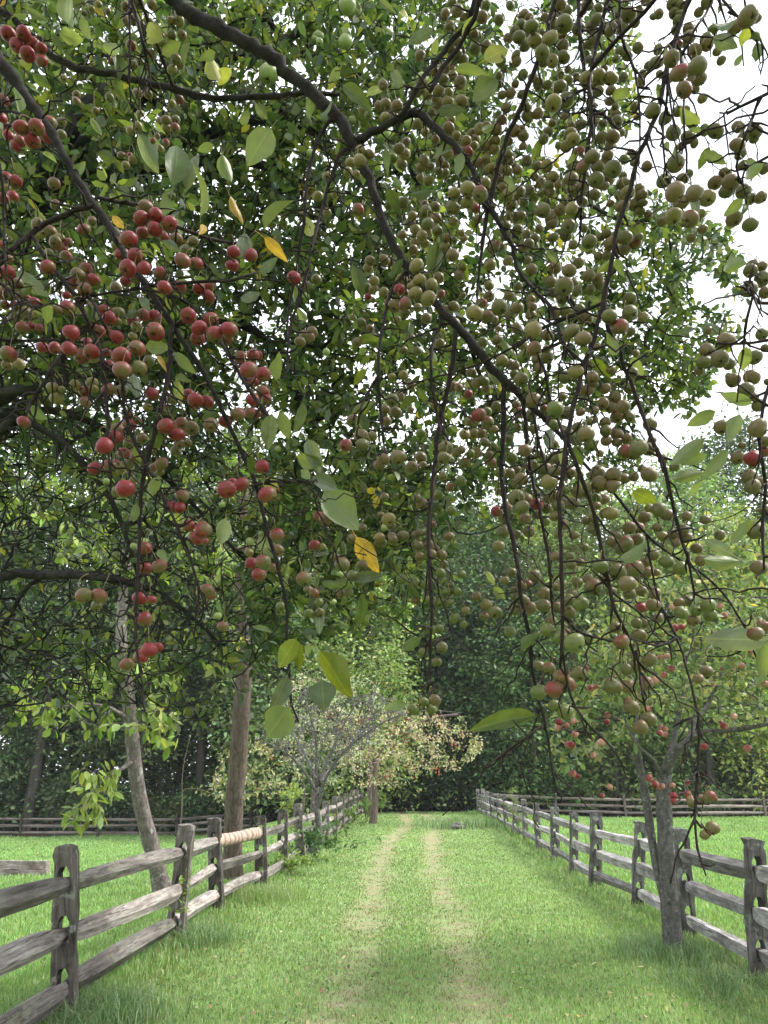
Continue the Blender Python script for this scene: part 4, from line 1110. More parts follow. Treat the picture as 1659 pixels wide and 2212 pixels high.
# ------------------------------------------------------------------ the near crabapple boughs hanging over the path
# every fruit: x, y, radius, kind within one part of the photograph  (R red, P pink cheek, K faint cheek, G green, Y yellow-green)
FRUIT = {
 (0, 0, .3858): """55,220,50R;155,218,50R;110,300,48R;205,285,46R;180,350,48R;268,310,38R;268,392,40R;20,650,35R;5,770,40R;20,810,40R;135,825,50P;238,825,50P;322,795,42P;58,880,42R;130,915,40R;210,910,50R;300,890,42P;100,945,40R;45,1150,38P;98,1180,46R;45,1212,25Y;88,1270,40R;20,1285,36R;350,1188,44P;357,1325,32K;410,505,24Y;400,790,28K;400,870,30K;497,615,26K;497,655,26K;712,635,28K;620,715,22P;850,295,34P;865,130,34K;815,45,34K;910,160,26K;970,150,32K;985,30,36K;820,135,30K;900,20,35K;1110,135,30Y;1160,135,32Y;1115,228,32K;1180,228,32K;1048,230,22P;1010,300,25Y;1050,275,28Y;1140,385,34K;1115,450,32Y;1160,420,26K;725,395,25P;595,60,22Y;640,25,24Y;700,75,22K;545,85,20K;870,420,30K;910,400,30K;975,345,25K;895,605,30K;960,610,30K;1160,640,32P;1115,675,28Y;910,735,28Y;895,820,32Y;850,850,30Y;1075,778,32P;1135,778,30K;1135,835,30P;1078,825,28Y;1035,780,22Y;1075,925,26P;990,912,22P;1020,880,20K;1040,960,26Y;815,1070,28Y;858,1035,26P;785,1005,24P;840,1005,20P;1115,1270,26K;945,1340,44P;915,1415,50R;1010,1395,52R;1098,1448,50R;1000,1480,50R;925,1505,42R;1062,1535,42P;1145,1545,42P;745,1515,40K;833,1548,52R;755,1590,38Y;790,1645,46R;873,1655,48R;830,1740,52R;937,1735,50R;1040,1770,46P;880,1795,42P;1253,1565,38K;1208,1620,38K;1185,1690,48R;1270,1705,46P;1512,1632,46R;1508,1720,42P;1630,1655,44P;248,1450,44K;325,1498,40K;385,1540,34Y;255,1525,36Y;360,1570,42P;440,1570,32P;400,1615,38P;325,1645,38K;430,1665,40P;545,1485,42P;595,1430,32K;310,1730,50P;50,1765,46R;60,1680,28P;15,1590,30R""",
 (0, 650, .3858): """508,92,44K;550,60,40P;608,130,44P;465,150,44P;545,190,46R;118,150,38P;30,170,25Y;60,225,42K;105,225,26P;15,215,40R;170,255,38R;227,280,44R;100,300,38P;30,290,30P;165,350,44P;90,385,42P;145,440,46K;200,425,26R;255,440,34R;438,308,48P;370,325,38P;315,320,30Y;430,230,28R;520,260,28P;590,310,36K;675,335,42R;705,375,44P;768,340,42K;760,400,28P;860,390,40P;930,355,42P;1005,365,40P;885,430,34Y;862,495,28Y;1008,460,54R;463,470,52R;640,460,46R;690,460,36P;757,500,48R;275,565,40R;357,570,38R;450,575,52R;525,625,46P;590,590,48P;690,600,30R;785,620,60R;887,573,56P;960,595,32K;965,655,35K;900,700,54P;790,710,56P;710,690,46P;610,640,30Y;565,540,40R;55,610,54P;45,680,36K;125,675,36Y;338,828,40Y;370,895,42Y;400,840,26K;488,810,38Y;545,850,34P;597,795,38Y;605,835,30Y;552,922,36P;705,840,48P;790,845,40P;985,870,40P;957,955,30Y;155,1050,46R;1120,905,40P;1060,970,34P;1260,905,48R;1345,920,46R;1220,870,36P;1365,1070,48P;1462,1043,46R;1075,1075,50R;1180,1060,46P;1240,1090,46P;1045,1120,44P;1145,1130,48R;1160,1190,34K;1220,1185,26P;1140,1235,38K;835,1070,42R;890,1040,32P;835,1000,28P;758,1105,46K;745,1150,50P;830,1185,32K;920,1155,38K;682,1205,58R;802,1248,42R;615,1352,50P;715,1335,46P;755,1315,28P;825,1325,38K;790,1360,34Y;882,1275,40K;1047,1320,45P;1000,1345,40K;1035,1375,28K;812,1483,58P;765,1500,44P;860,1430,26Y;1185,1530,44K;1110,1600,42P;1168,1605,40R;1222,1720,44R;1322,1750,52P;1265,1805,50P;1470,1488,56R;1565,1453,50R;1510,1435,28R;1220,360,48R;1368,388,48R;1290,440,52R;1280,505,44R;1385,480,52P;1485,450,54R;1475,510,40P;1340,490,40P;1285,185,44R;1360,170,42P;1350,235,44R;1065,180,50R;1160,178,42P;880,120,48P;815,140,40P;750,180,38P;1558,630,42R;1640,615,40R;1610,710,54R;1640,790,40R;1635,905,48R;1540,1000,46P;1625,990,44P""",
 (640, 650, .3858): """247,115,42R;390,123,36K;330,172,34K;5,615,32R;45,740,52R;45,855,42R;70,905,32P;5,995,30R;40,1338,50R;105,1480,40R;72,1520,60P;135,1780,50P;285,530,40K;318,490,36P;365,468,34K;350,500,30P;725,50,30Y;765,135,38Y;715,180,34K;825,208,36Y;760,185,30Y;948,122,36Y;1040,40,48Y;1060,130,44Y;1015,165,40Y;1030,215,46Y;1140,160,42Y;1115,250,48Y;1185,115,38K;1195,222,32R;930,190,40R;965,283,44P;895,300,40K;860,275,32K;965,340,36K;725,238,22R;757,262,22P;625,372,22Y;680,405,30K;738,440,24P;1050,308,26Y;912,385,26Y;1105,378,36K;1190,540,32K;1255,575,24Y;1415,345,54Y;1500,370,44K;1575,305,54K;1545,385,28K;1570,445,22P;1565,520,36K;1590,555,32K;1595,650,42Y;1650,680,36P;1525,697,28K;955,583,30K;1045,590,28K;1007,502,26K;1285,300,34K;1340,230,22P;955,745,30Y;880,755,26Y;1270,820,38P;1315,825,30P;1375,870,32R;1475,785,38K;1395,730,32K;1430,795,34K;1490,830,34K;1560,950,40K;1445,1005,44R;1500,1050,40K;1390,1045,34Y;1410,1125,34Y;1455,1120,36P;1545,1100,30Y;880,905,40K;905,985,40K;835,965,36K;1000,970,26K;630,1040,40K;680,1138,42K;690,1195,44K;755,1140,30Y;583,1200,44R;828,1290,44K;918,1275,46K;795,1330,40P;1010,1340,38P;1068,1125,34G;1228,1220,44K;1215,1280,46K;1300,1250,32K;1332,1230,28K;1525,1310,36P;1510,1265,32K;1580,1375,40G;1640,1380,38K;1575,1500,26K;1075,1575,36K;1180,1525,30G;1265,1625,36G;1045,1545,30K;860,1680,44Y;810,1650,24K;875,1720,34K;405,1660,36P;460,1670,50R;620,1805,30Y;800,1800,38Y;885,1795,34K;955,1790,36K;1035,1780,32K;1070,1765,30K;1135,1790,26K;1210,1400,30Y;1560,1630,40R;1600,1670,36K;1600,1760,40K;1625,1600,36P;1640,1160,28K""",
 (640, 0, .3858): """1228,90,36K;1385,85,28K;1465,110,38K;1490,35,32G;1345,110,26K;1255,165,36K;1410,215,38K;1440,235,26K;1420,315,38K;1490,303,38K;1525,310,28K;1255,310,36K;1300,352,36K;1335,335,26K;1345,385,34K;1160,465,38K;1215,445,30K;1215,510,38K;1275,490,36K;1325,535,38K;1085,550,34Y;1150,570,32K;1045,590,36K;1110,610,36Y;1185,590,38Y;1250,600,30Y;1240,655,38Y;1335,655,40K;1170,645,30Y;840,680,38P;795,685,28K;912,688,36K;840,765,38Y;868,740,30P;690,715,30Y;1245,830,38P;1360,915,38Y;1300,880,28Y;1050,800,38Y;1085,810,26Y;1095,855,30Y;1265,775,28Y;1580,545,28P;1595,615,34K;1620,695,34K;1595,775,34P;1450,838,34Y;1500,820,34K;1555,838,38P;1420,900,34Y;1410,945,30Y;1555,910,38Y;1495,945,36Y;1540,965,36Y;1575,490,22K;675,980,38Y;735,1000,38P;672,1040,40Y;612,1055,34Y;695,1060,30Y;595,1115,32Y;650,1130,32Y;458,1140,28Y;400,1272,36Y;510,1260,28Y;300,1390,22P;460,1375,28Y;662,1358,42P;930,965,36K;965,1000,34Y;945,1065,34P;1090,1045,38K;1070,1085,30Y;1130,1080,30K;1190,1040,32Y;1245,995,38Y;1120,1170,34Y;1185,1110,28K;1225,1120,30K;1225,1075,30K;1060,1150,26Y;1290,970,34R;1365,985,38R;1450,1055,34P;1590,1035,38P;1515,1095,36Y;1570,1095,38Y;1490,1110,28K;1630,1105,36Y;1480,1190,40Y;1555,1150,34P;1600,1165,26P;1645,1040,30K;1285,1250,44Y;1375,1225,50Y;1450,1262,48P;1370,1310,44Y;1420,1345,36R;1275,1345,44K;1440,1420,32P;1635,1265,42Y;1655,1330,40K;1015,1400,36Y;1100,1370,40K;1095,1330,30P;1000,1445,34K;1115,1450,42K;1170,1415,34K;1035,1490,34Y;950,1520,36K;1075,1530,38Y;1175,1490,32K;1095,1575,30Y;1235,1540,30P;1280,1560,26K;1225,1600,36Y;1275,1650,40K;1150,1675,36Y;1330,1510,24Y;1540,1600,40P;1590,1600,26K;1515,1715,40Y;1635,1690,32Y;1615,1460,40K;1640,1400,30P;1620,1520,40K;1530,1340,28P;740,1690,36K;830,1680,36K;870,1700,30K""",
 (1280, 0, .3858): """80,97,38K;65,160,36K;125,170,52K;150,265,48Y;245,245,52Y;338,155,52K;262,155,42K;285,110,34K;325,225,30R;95,205,36K;45,240,40K;20,205,32K;85,300,38K;195,345,50K;330,295,38K;260,400,40Y;200,400,34K;335,370,40K;25,360,32K;455,60,32R;495,25,40K;430,185,40K;505,280,38P;445,165,22P;455,300,30K;310,25,42K;360,70,34K;110,115,32K;550,125,44K;640,190,46K;600,180,40K;715,180,42K;755,95,46K;690,80,40K;820,80,36K;690,155,34K;795,145,34K;520,265,35K;560,490,44Y;560,530,40Y;638,505,44Y;480,515,46Y;600,445,22K;560,590,32K;640,585,32K;635,655,32K;570,380,26K;465,380,26K;500,385,24K;265,668,50Y;350,645,46K;230,550,38K;308,560,42P;310,490,34P;365,520,34K;170,560,28K;170,530,30P;20,545,26P;410,500,30K;172,735,38K;105,755,38K;95,690,32K;340,750,26K;20,845,38K;72,878,34K;65,830,24K;205,900,34K;235,855,34K;260,795,28K;375,865,44Y;395,905,48Y;350,950,42Y;440,975,30R;445,805,36K;525,790,34K;590,800,34P;675,790,40K;675,740,34K;670,690,26K;580,890,42K;655,885,44K;700,860,34K;705,335,32K;750,365,34K;675,380,28K;800,690,30K;812,760,26K;520,1015,50K;620,1010,44K;460,1080,50K;555,1080,44K;655,1100,52K;590,1130,28K;720,1190,46K;620,1170,40K;545,1165,50K;385,1160,46K;460,1210,40K;395,1235,40K;535,1260,44K;600,1205,32K;225,1075,38Y;165,1075,34P;265,1150,40Y;185,1185,38P;150,1145,32K;245,1200,32P;300,1195,28P;190,1250,30K;250,1245,30K;115,1235,36K;45,1245,40K;20,1080,26K;40,1100,36K;15,1310,38P;75,1310,30K;20,1410,34K;60,1395,32K;200,1365,46K;165,1365,28K;250,1405,38P;310,1360,36K;385,1350,48Y;455,1305,40K;370,1310,40K;450,1390,32K;180,1480,32K;365,1470,46K;265,1540,38P;350,1525,40K;35,1490,40K;110,1580,34K;500,1565,50K;400,1585,36K;575,1535,34K;750,1250,50Y;715,1335,48K;805,1325,46K;840,1265,38P;850,1310,30P;830,1365,34K;645,1575,46K;730,1540,48K;800,1575,44P;725,1615,46K;825,1535,28P;560,1660,34K;615,1655,30K;1045,25,42K;1050,85,40K;1085,90,30K;1060,190,30K;1210,80,30K;1060,295,46P;1110,280,26K;1185,330,46K;1260,250,36K;1262,290,42K;1150,240,40K;1205,430,60K;1085,470,58P;1035,380,58K;935,405,50K;885,435,34K;960,480,30K;1010,510,38K;1215,510,52K;1160,545,46K;1115,580,56P;1185,580,30K;915,715,54K;995,765,46K;1080,720,40K;1170,785,46K;1045,860,50K;1140,890,42K;1060,1060,56P;985,1170,50K;1055,1245,70K;1185,1250,58P;1265,1285,56Y;1040,1400,60Y;1155,1415,58P;1100,1310,50K;1320,850,54K;1460,940,52K;1470,820,42K;1568,855,50K;1500,890,40K;1570,900,30K;1480,1000,40K;1540,1050,34K;1500,1070,34K;1380,1120,44K;1420,1180,54K;1315,1185,44K;1500,1240,52K;1390,1240,46K;1610,1280,40K;1545,1290,40K;1440,1415,52K;1545,1455,54K;1640,1090,34K;1530,105,60K;1455,170,52K;1580,120,36K;1420,220,30K;1265,10,45K;870,0,34K""",
 (1280, 650, .3858): """128,60,42K;280,50,42P;370,68,48K;430,20,40K;255,140,42K;335,175,56K;325,240,45K;270,210,34K;420,200,38P;555,120,36K;565,155,34P;500,100,40K;405,150,30K;40,170,28K;765,250,46K;765,340,48K;630,365,54K;700,430,54K;725,395,40K;650,530,36K;1545,70,48K;1620,125,48K;1540,190,52K;1555,35,40K;1640,210,40K;1620,40,36K;280,335,40K;350,340,40K;480,375,44K;400,345,26K;30,310,44K;130,300,32P;140,455,52Y;230,487,42K;130,420,44K;340,500,42K;385,460,54K;458,510,54K;30,440,36K;140,575,48K;78,625,46G;228,630,42K;225,575,26K;20,690,30P;180,700,34P;60,770,46K;15,740,30K;415,725,54Y;345,760,46K;520,760,40K;485,845,44K;550,565,28P;640,710,30K;1390,520,56K;1260,580,50K;1245,660,50K;1350,640,56K;1405,670,38K;1430,775,46K;1555,760,52K;1515,840,54K;1575,630,52K;1620,480,40K;1640,570,30K;1570,890,30K;1600,940,46K;1655,790,22K;278,965,56G;350,990,44K;445,985,34K;370,1130,46G;480,1130,58P;530,1035,30Y;500,1045,30P;420,1080,36P;415,1165,34K;140,905,46K;125,1000,38K;325,885,32P;605,835,36K;668,890,38K;720,950,50K;590,930,40K;640,955,38K;680,1015,44P;765,1020,32K;740,990,28K;610,1105,36K;680,1130,38K;760,830,44K;895,1065,50K;610,1170,36K;680,1180,36K;745,1155,30K;740,1240,46P;820,1215,56K;885,1225,46K;780,1250,40K;510,1200,40G;905,1165,26P;85,1235,44K;180,1268,36K;140,1330,36K;280,1280,44K;30,1360,32K;62,1420,44K;215,1350,36P;280,1365,44K;370,1380,42P;240,1440,58Y;20,1450,30K;430,1500,44K;555,1380,46P;655,1395,52K;730,1415,40K;790,1405,36K;890,1390,50K;570,1450,50K;650,1465,48K;540,1480,38K;1590,1090,60K;1490,1200,26K;1560,1285,56R;1460,1280,48K;1635,1240,46P;1355,1080,48K;1540,1405,52K;1565,1470,54K;1610,1430,30K;1460,1100,28K;1640,1175,36K;25,1540,50K;90,1545,40K;160,1580,40R;235,1540,38K;270,1520,32P;300,1590,42K;395,1575,44K;340,1570,30K;225,1610,34P;65,1600,50K;165,1650,34K;275,1660,36K;85,1675,40K;30,1780,32K;545,1590,32K;640,1640,50Y;600,1640,36K;480,1690,30K;545,1765,26K;955,1620,50K;1005,1650,44K;860,1665,46K;760,1735,46P;820,1735,40K;1045,1780,46K;1110,1745,36P;1130,1800,36K;740,1810,30P;815,1810,46P;680,1790,30K;1580,1755,56K;1640,1620,36K""",
 (960, 1300, .5787): """568,62,22K;495,112,26Y;740,158,22K;808,192,24K;800,158,22K;848,182,18P;865,118,22K;985,95,26K;1045,100,32P;1095,88,26P;1025,120,30K;1165,150,26K;1220,180,32G;1280,207,34G;1130,180,24K;1085,210,36P;1135,225,26P;1250,62,30K;1305,80,28K;1295,35,22K;1055,38,30P;1115,10,25K;935,200,36G;1010,225,36K;1050,275,38K;905,290,34K;880,255,24K;940,255,20K;835,270,24K;650,240,28K;690,318,28K;740,290,20K;605,350,24K;560,305,18P;595,340,24P;630,380,26P;690,370,30P;745,375,26P;800,400,26P;850,362,34G;800,345,26K;570,390,24P;620,275,20R;1110,305,24K;1060,315,26K;1170,318,28P;1165,368,32P;1108,378,26R;1185,422,22K;1090,445,22K;1125,445,20P;1000,465,28K;1100,498,30P;1025,525,36P;707,475,32G;785,487,22P;820,530,44G;760,505,30G;875,510,26G;720,435,24K;1310,350,24K;1400,370,32G;1285,400,34G;1350,395,24G;1410,412,30G;1335,432,28K;40,85,22K;145,108,24K;155,160,24K;190,105,24K;220,125,20K;205,150,26K;250,150,24K;258,190,20K;205,68,16K;85,80,24K;130,270,24G;175,280,22G;335,235,20G;283,280,20G;275,310,22G;315,310,22G;185,345,20G;215,360,18G;250,355,24G;285,355,16G;75,255,24G;440,365,24Y;432,415,22P;478,398,28P;305,425,26G;342,450,16G;200,470,22G;238,470,22G;250,550,24K;168,570,20G;228,613,20K;545,482,24G;522,260,20Y;170,787,24G;220,778,26K;130,818,26G;205,818,22G;670,628,24K;715,640,28K;765,675,36K;840,665,34K;790,710,36P;735,730,36P;668,743,32G;735,800,28G;783,828,32G;1050,645,26K;1085,632,22K;1145,605,32K;1090,580,18K;1135,705,28P;988,718,36P;1050,718,30P;1070,810,36P;1145,862,32P;1110,895,32K;1390,655,28K;1358,685,26K;1605,490,32P;1640,460,24P;1575,520,26P;1620,205,36K""",
 (0, 1300, .5787): """625,120,30R;625,205,32R;690,197,32P;603,337,32R;652,345,22R;625,428,32P;645,560,36R;682,550,24R;605,590,30P;548,623,30P;428,328,34K;362,325,34K;415,370,26K;880,40,34P;840,92,32P;885,95,16P;815,20,32R;895,305,32P;912,325,22P;963,460,28P;1195,62,30P;1200,130,26P;1085,185,30P;1140,180,36K;1180,205,26K;1118,235,34P;1075,140,20Y;1358,110,28P;1392,115,18Y;1478,192,32P;1450,160,22K;1313,255,36K;1357,315,22P;1330,300,18K;1378,355,20G;1213,375,20G;1335,405,22G;1380,400,20K;1505,310,24K;1470,315,20K;1565,195,22K;1645,95,24K""",
 (960, 1900, .5787): """1328,183,20P;1368,172,24P;1405,158,26P;1425,165,14R;1418,293,28P;1386,323,22P""",
}
fruit = []
for (ox, oy, sc), s_ in FRUIT.items():
    for q in s_.split(';'):
        q = q.strip(); x, y, r = q[:-1].split(',')
        u, v, r = (ox + float(x) * sc) / 1.1573, (oy + float(y) * sc) / 1.1573, float(r) * sc / 1.1573
        if all((u - f[0]) ** 2 + (v - f[1]) ** 2 > (.42 * max(r, f[2])) ** 2 for f in fruit): fruit.append((u, v, r, q[-1]))
for _ in range(900):                                      # smaller fruit farther back among the boughs, between those above
    u, v = rng.uniform(760, 1560), rng.uniform(0, 1330)
    if u < 900 + 140 * math.sin(v / 150) and rng.uniform() < .7: continue
    near_ = sum((u - f[0]) ** 2 + (v - f[1]) ** 2 < 75 ** 2 for f in fruit)
    r = rng.uniform(9, 12.5)
    if near_ >= 4 and len(fruit) < 1250 and all((u - f[0]) ** 2 + (v - f[1]) ** 2 > (1.0 * max(r, f[2])) ** 2 for f in fruit): fruit.append((u, v, r, 'KKKPGY'[int(rng.integers(6))]))
print('fruit', len(fruit))

# boughs traced in the photograph: u, v, radius ; the depths at both ends ; which tree
BOUGH = [
 ('R', 1.95, 1.62, '-150,-60,15.5;0,135,12.9;60,215,11.2;100,270,9.89;140,340,9.46;180,410,9.03;230,480,8.6;265,545,7.74;310,612,7.31;373,705,6.88;410,760,6.02;433,795,5.85;473,872,5.16;520,972,4.64;553,1045,4.3;575,1133,4.3;600,1223,3.96;617,1298,3.61;622,1398,3.44;625,1473,3.1;630,1523,2.75;645,1558,2.06'),
 ('R', 1.7, 1.6, '373,705,6;360,822,5.5;337,922,5.2;313,1012,5;303,1095,4.6;302,1167,4.2;300,1198,4;295,1298,3.4;295,1403,2.8;307,1453,2'),
 ('R', 2.6, 2.5, '-90,-40,9;0,20,8;60,70,7.5;100,110,7;150,140,7;200,153,7;273,167,7;363,190,7;450,213,6.5;553,210,6;653,203,5.5;733,203,4'),
 ('R', 1.85, 1.8, '205,440,6;167,452,5.6;133,467,5.6;100,483,5.5;67,507,5.2;30,535,5.2;0,560,5;-40,585,4'),
 ('R', 1.85, 2.0, '207,427,4.5;300,443,4;327,450,3.5;383,490,3.6;433,510,3.6;483,523,3.6;520,525,3.4;553,500,3'),
 ('R', 1.8, 1.6, '67,507,6;100,560,6;123,588,6;160,638,5.6;187,688,5.4;207,728,5.2;217,762,4.6;227,812,4.2;230,862,4;233,912,3.6;233,978,3.2;240,1018,2.8;236,1090,2'),
 ('R', 1.75, 1.7, '193,638,3.2;217,685,3;230,712,2.6'),
 ('R', 1.6, 1.55, '225,800,3.6;245,790,3.6;262,800,3.8;267,872,4;283,938,4;307,988,3.8;333,1035,3.6;353,1072,3.4;370,1108,3.2;393,1162,3;410,1198,2.8;430,1273,2.4;450,1318,1.6'),
 ('R', 1.7, 1.6, '195,700,3;150,745,3.4;120,782,3.5;93,828,3.4;67,868,3.2;57,898,2.4'),
 ('R', 1.65, 1.6, '376,705,3.6;410,690,3.6;450,715,4;477,742,4;513,798,4;540,845,3.6;553,862,3.4;575,895,3;590,920,2'),
 ('R', 1.8, 1.75, '187,642,4;240,632,4;300,625,4;360,635,4;407,658,4;430,678,3.4;440,700,3'),
 ('R', 1.75, 1.8, '318,615,4;360,613,3.6;400,612,3.5;450,608,3.4;500,605,3.2;553,588,3'),
 ('R', 1.9, 1.8, '-60,730,4;0,734,4;60,736,3.6;120,734,3;180,740,2.5'),
 ('R', 2.2, 2.2, '270,-60,4;283,0,4;300,60,3.6;320,140,3;325,187,2'),
 ('R', 2.4, 2.4, '278,-60,3;280,53,2.6;280,193,1.8'),
 ('R', 1.75, 1.7, '-60,260,3;0,240,3;40,245,3;75,262,2.6'),
 ('R', 1.7, 1.65, '-60,300,3.6;-10,330,3.4;5,400,3;8,470,3;12,560,2.6;15,640,2'),
 ('R', 1.75, 1.6, '-60,585,3.4;0,610,3.2;40,650,3;80,662,2.6;110,655,2'),
 ('R', 1.65, 1.6, '553,1045,3;600,1040,3;660,1042,2.4;690,1055,1.6'),
 ('R', 1.7, 1.7, '690,1060,3;680,1085,3;700,1130,3;720,1180,2.6;735,1225,2.4;760,1262,1.6'),
 ('G', 2.35, 1.75, '250,-140,17.9;355,-20,13.8;430,40,14.1;520,85,14.4;600,140,14.1;690,215,12.7;745,275,12.4;790,370,9.98;815,450,9.29;845,520,9.29;880,580,8.94;945,660,8.6;1000,720,8.94;1050,780,8.94;1085,820,8.26;1140,870,6.54;1200,930,4.82;1260,1000,3.44;1330,1070,3.03;1395,1153,2.75;1450,1198,2.61;1500,1228,2.48;1555,1273,2.34;1590,1323,2.2;1610,1358,2.06;1640,1433,1.79;1690,1500,1.38'),
 ('G', 2.2, 1.75, '762,308,9.35;820,280,8.5;860,257,7.65;903,247,7.65;927,263,7.65;953,290,7.22;980,310,6.8;1013,350,6.38;1033,393,5.95;1053,443,5.61;1083,493,5.1;1107,533,4.76;1117,578,4.42;1153,625,4.25;1190,665,3.91;1217,738,3.4;1243,775,2.55'),
 ('G', 2.1, 2.1, '1040,-60,6;1027,0,5.5;1010,50,5.4;980,83,5.4;947,127,5.2;913,167,5;890,213,5;867,250,4.6'),
 ('G', 2.0, 2.1, '1045,-60,8;1033,10,7.5;1000,87,7;960,140,6;930,200,4'),
 ('G', 1.85, 2.0, '1215,-60,8;1190,40,8;1160,133,7.8;1140,193,7.5;1120,243,7.2;1100,283,7;1087,317,6.8;1073,377,6.4;1063,417,6;1053,467,5;1043,520,4;1035,590,3;1030,640,2'),
 ('G', 1.9, 1.85, '1250,-60,5;1250,0,5;1252,67,4.6;1260,150,4;1262,220,3'),
 ('G', 1.8, 1.75, '1325,-60,7;1310,10,6.6;1293,83,6;1273,167,5.6;1277,233,5;1273,300,4.4;1267,333,4;1263,377,3.6;1257,417,3.2;1255,483,2.6;1250,530,2'),
 ('G', 1.55, 1.5, '1505,-60,13;1487,0,12;1470,50,11.4;1460,83,11;1443,140,10.4;1427,213,10;1407,273,9.6;1383,333,9.2;1370,383,9;1353,433,8.6;1337,493,8.4;1320,567,8;1310,622,7.8;1300,672,7.6;1283,728,7.2;1263,788,6.8;1247,838,6.4;1233,902,6;1223,955,5.6;1217,1012,5.2;1207,1082,5;1210,1123,4.8;1213,1213,4.6;1215,1323,4.2;1213,1403,3.6;1210,1443,2.6'),
 ('G', 1.5, 1.5, '1306,650,6;1313,708,6;1340,762,5.8;1353,802,5.6;1383,878,5.4;1403,938,5.2;1427,988,5;1443,1038,4.8;1453,1088,4.4;1467,1142,4;1485,1203,3.4;1500,1283,2.4'),
 ('G', 1.55, 1.55, '1223,935,5.6;1230,962,5.4;1250,1018,5.2;1273,1078,5;1290,1138,4.6;1300,1190,4.4;1313,1250,4.2;1330,1323,3.8;1355,1368,3.4;1370,1413,3;1395,1453,2'),
 ('G', 1.55, 1.52, '1374,1405,3;1382,1450,2.8;1388,1500,2.4;1396,1538,1.6'),
 ('G', 1.7, 1.5, '1395,1153,4.4;1410,1240,4.4;1430,1313,4.4;1460,1373,4.2;1480,1433,4;1500,1503,3.8;1510,1573,3.6;1508,1642,3.4;1502,1742,3;1505,1817,2.6;1525,1892,1.6'),
 ('G', 1.85, 1.65, '1160,762,5.4;1180,812,5.2;1187,862,5;1217,938,4.6;1225,1000,3.6'),
 ('G', 1.6, 1.8, '1307,652,4.4;1255,675,4.2;1207,695,4;1173,708,3.8;1140,730,3.4;1107,748,2.8'),
 ('G', 1.8, 2.0, '1180,706,2.6;1106,752,2.4;1020,792,2.2;950,812,2;903,825,1.4'),
 ('G', 1.95, 1.75, '1087,822,6;1088,895,5.6;1087,978,5.2;1083,1028,5;1097,1128,5;1105,1150,4.8;1115,1198,4.8;1125,1288,4.6;1142,1363,4.2;1150,1438,3.8;1162,1503,3.4;1180,1573,3;1190,1643,2.4;1203,1710,1.6'),
 ('G', 1.95, 1.75, '985,705,5.4;978,780,5.4;967,842,5.2;953,895,5;943,962,5;937,1028,4.8;930,1095,4.4;927,1123,4.2;927,1223,4;932,1313,3.6;930,1398,3.2;925,1493,2.4'),
 ('G', 1.85, 1.8, '1130,862,4;1140,960,4;1150,1040,3.8;1165,1100,3.6;1187,1223,3.2;1190,1288,2.6;1198,1350,2'),
 ('G', 2.05, 1.9, '880,585,4;860,605,4;853,612,3.8;836,662,3.6;823,728,3.6;817,808,3.4;820,862,3.2;827,928,2.8;830,972,2'),
 ('G', 1.95, 1.9, '816,812,3.2;787,862,3;777,895,2.6;770,940,1.8'),
 ('G', 2.0, 1.9, '950,665,4;953,698,3.6;937,738,3.6;930,795,3.4;937,862,3;950,922,2.6;960,948,2'),
 ('G', 2.25, 2.1, '735,262,4.6;713,260,4.4;687,300,4.2;670,360,4;660,427,4;657,483,3.8;647,533,3.4;640,590,3;625,660,2.6;618,740,2'),
 ('G', 2.2, 1.9, '760,320,4;733,333,4;710,400,3.8;693,460,3.6;677,517,3.6;668,562,3.4;653,628,3.2;630,695,3;621,762,2.6;620,815,2'),
 ('G', 1.85, 1.8, '1150,880,3.4;1165,960,3.4;1190,1030,3.2;1210,1060,3;1240,1090,2.6'),
 ('G', 1.6, 1.55, '1216,1330,3;1240,1358,3;1280,1375,2.6;1330,1388,2'),
 ('G', 1.6, 1.55, '1213,1400,2.6;1230,1498,2.6;1260,1553,2.4;1310,1603,2.2;1340,1643,1.4'),
 ('G', 1.7, 1.7, '1178,1560,2.2;1140,1590,2;1090,1625,1.6;1045,1660,1.2'),
 ('G', 1.55, 1.55, '1460,1380,2.4;1420,1395,2.6;1385,1385,2.2;1350,1375,1.6'),
 ('G', 1.6, 1.6, '1507,1545,2;1480,1555,2;1455,1570,1.6'),
 ('G', 1.42, 1.4, '1760,700,5;1690,780,4.4;1657,845,4.2;1643,922,4;1643,978,4;1653,1045,3.8;1648,1128,3.4;1650,1230,2.6'),
 ('G', 1.42, 1.4, '1720,640,4;1640,655,4;1610,610,3;1627,635,3;1613,688,3;1607,735,2.4'),
 ('G', 1.42, 1.4, '1740,700,4;1660,735,3.6;1600,742,3;1547,742,2.2'),
 ('G', 1.45, 1.45, '1740,150,4;1660,200,3.6;1630,215,3.4;1600,230,3;1570,247,2'),
 ('G', 1.45, 1.45, '1640,212,3;1627,253,3;1607,300,3;1590,360,2.6;1603,397,2'),
 ('G', 1.45, 1.45, '1740,290,3;1660,337,3;1620,360,2.6;1587,370,2'),
 ('G', 1.45, 1.45, '1540,-60,3;1563,0,3;1600,43,2.8;1640,83,2.4;1660,123,1.8'),
 ('G', 1.5, 1.5, '1550,-60,4.4;1533,13,4;1500,67,3.6;1473,123,2.8'),
 ('G', 1.5, 1.48, '1443,150,3;1440,220,2.8;1433,267,2.6;1433,320,2.4;1443,393,2'),
 ('G', 1.5, 1.48, '1470,110,3;1477,200,2.8;1477,267,2.6;1483,333,2.4;1483,393,2'),
 ('G', 1.75, 1.75, '1335,-60,4;1343,77,3;1367,140,3;1380,207,2.6;1383,317,1.8'),
 ('G', 1.8, 1.75, '1273,190,3;1245,200,3.4;1220,215,3;1200,230,2.4'),
 ('G', 1.75, 1.7, '1275,232,3;1300,245,3;1320,265,2.6;1335,280,1.8'),
]
OVER = {'R': np.array([-2.55, .9]), 'G': np.array([-1.35, -1.35])}
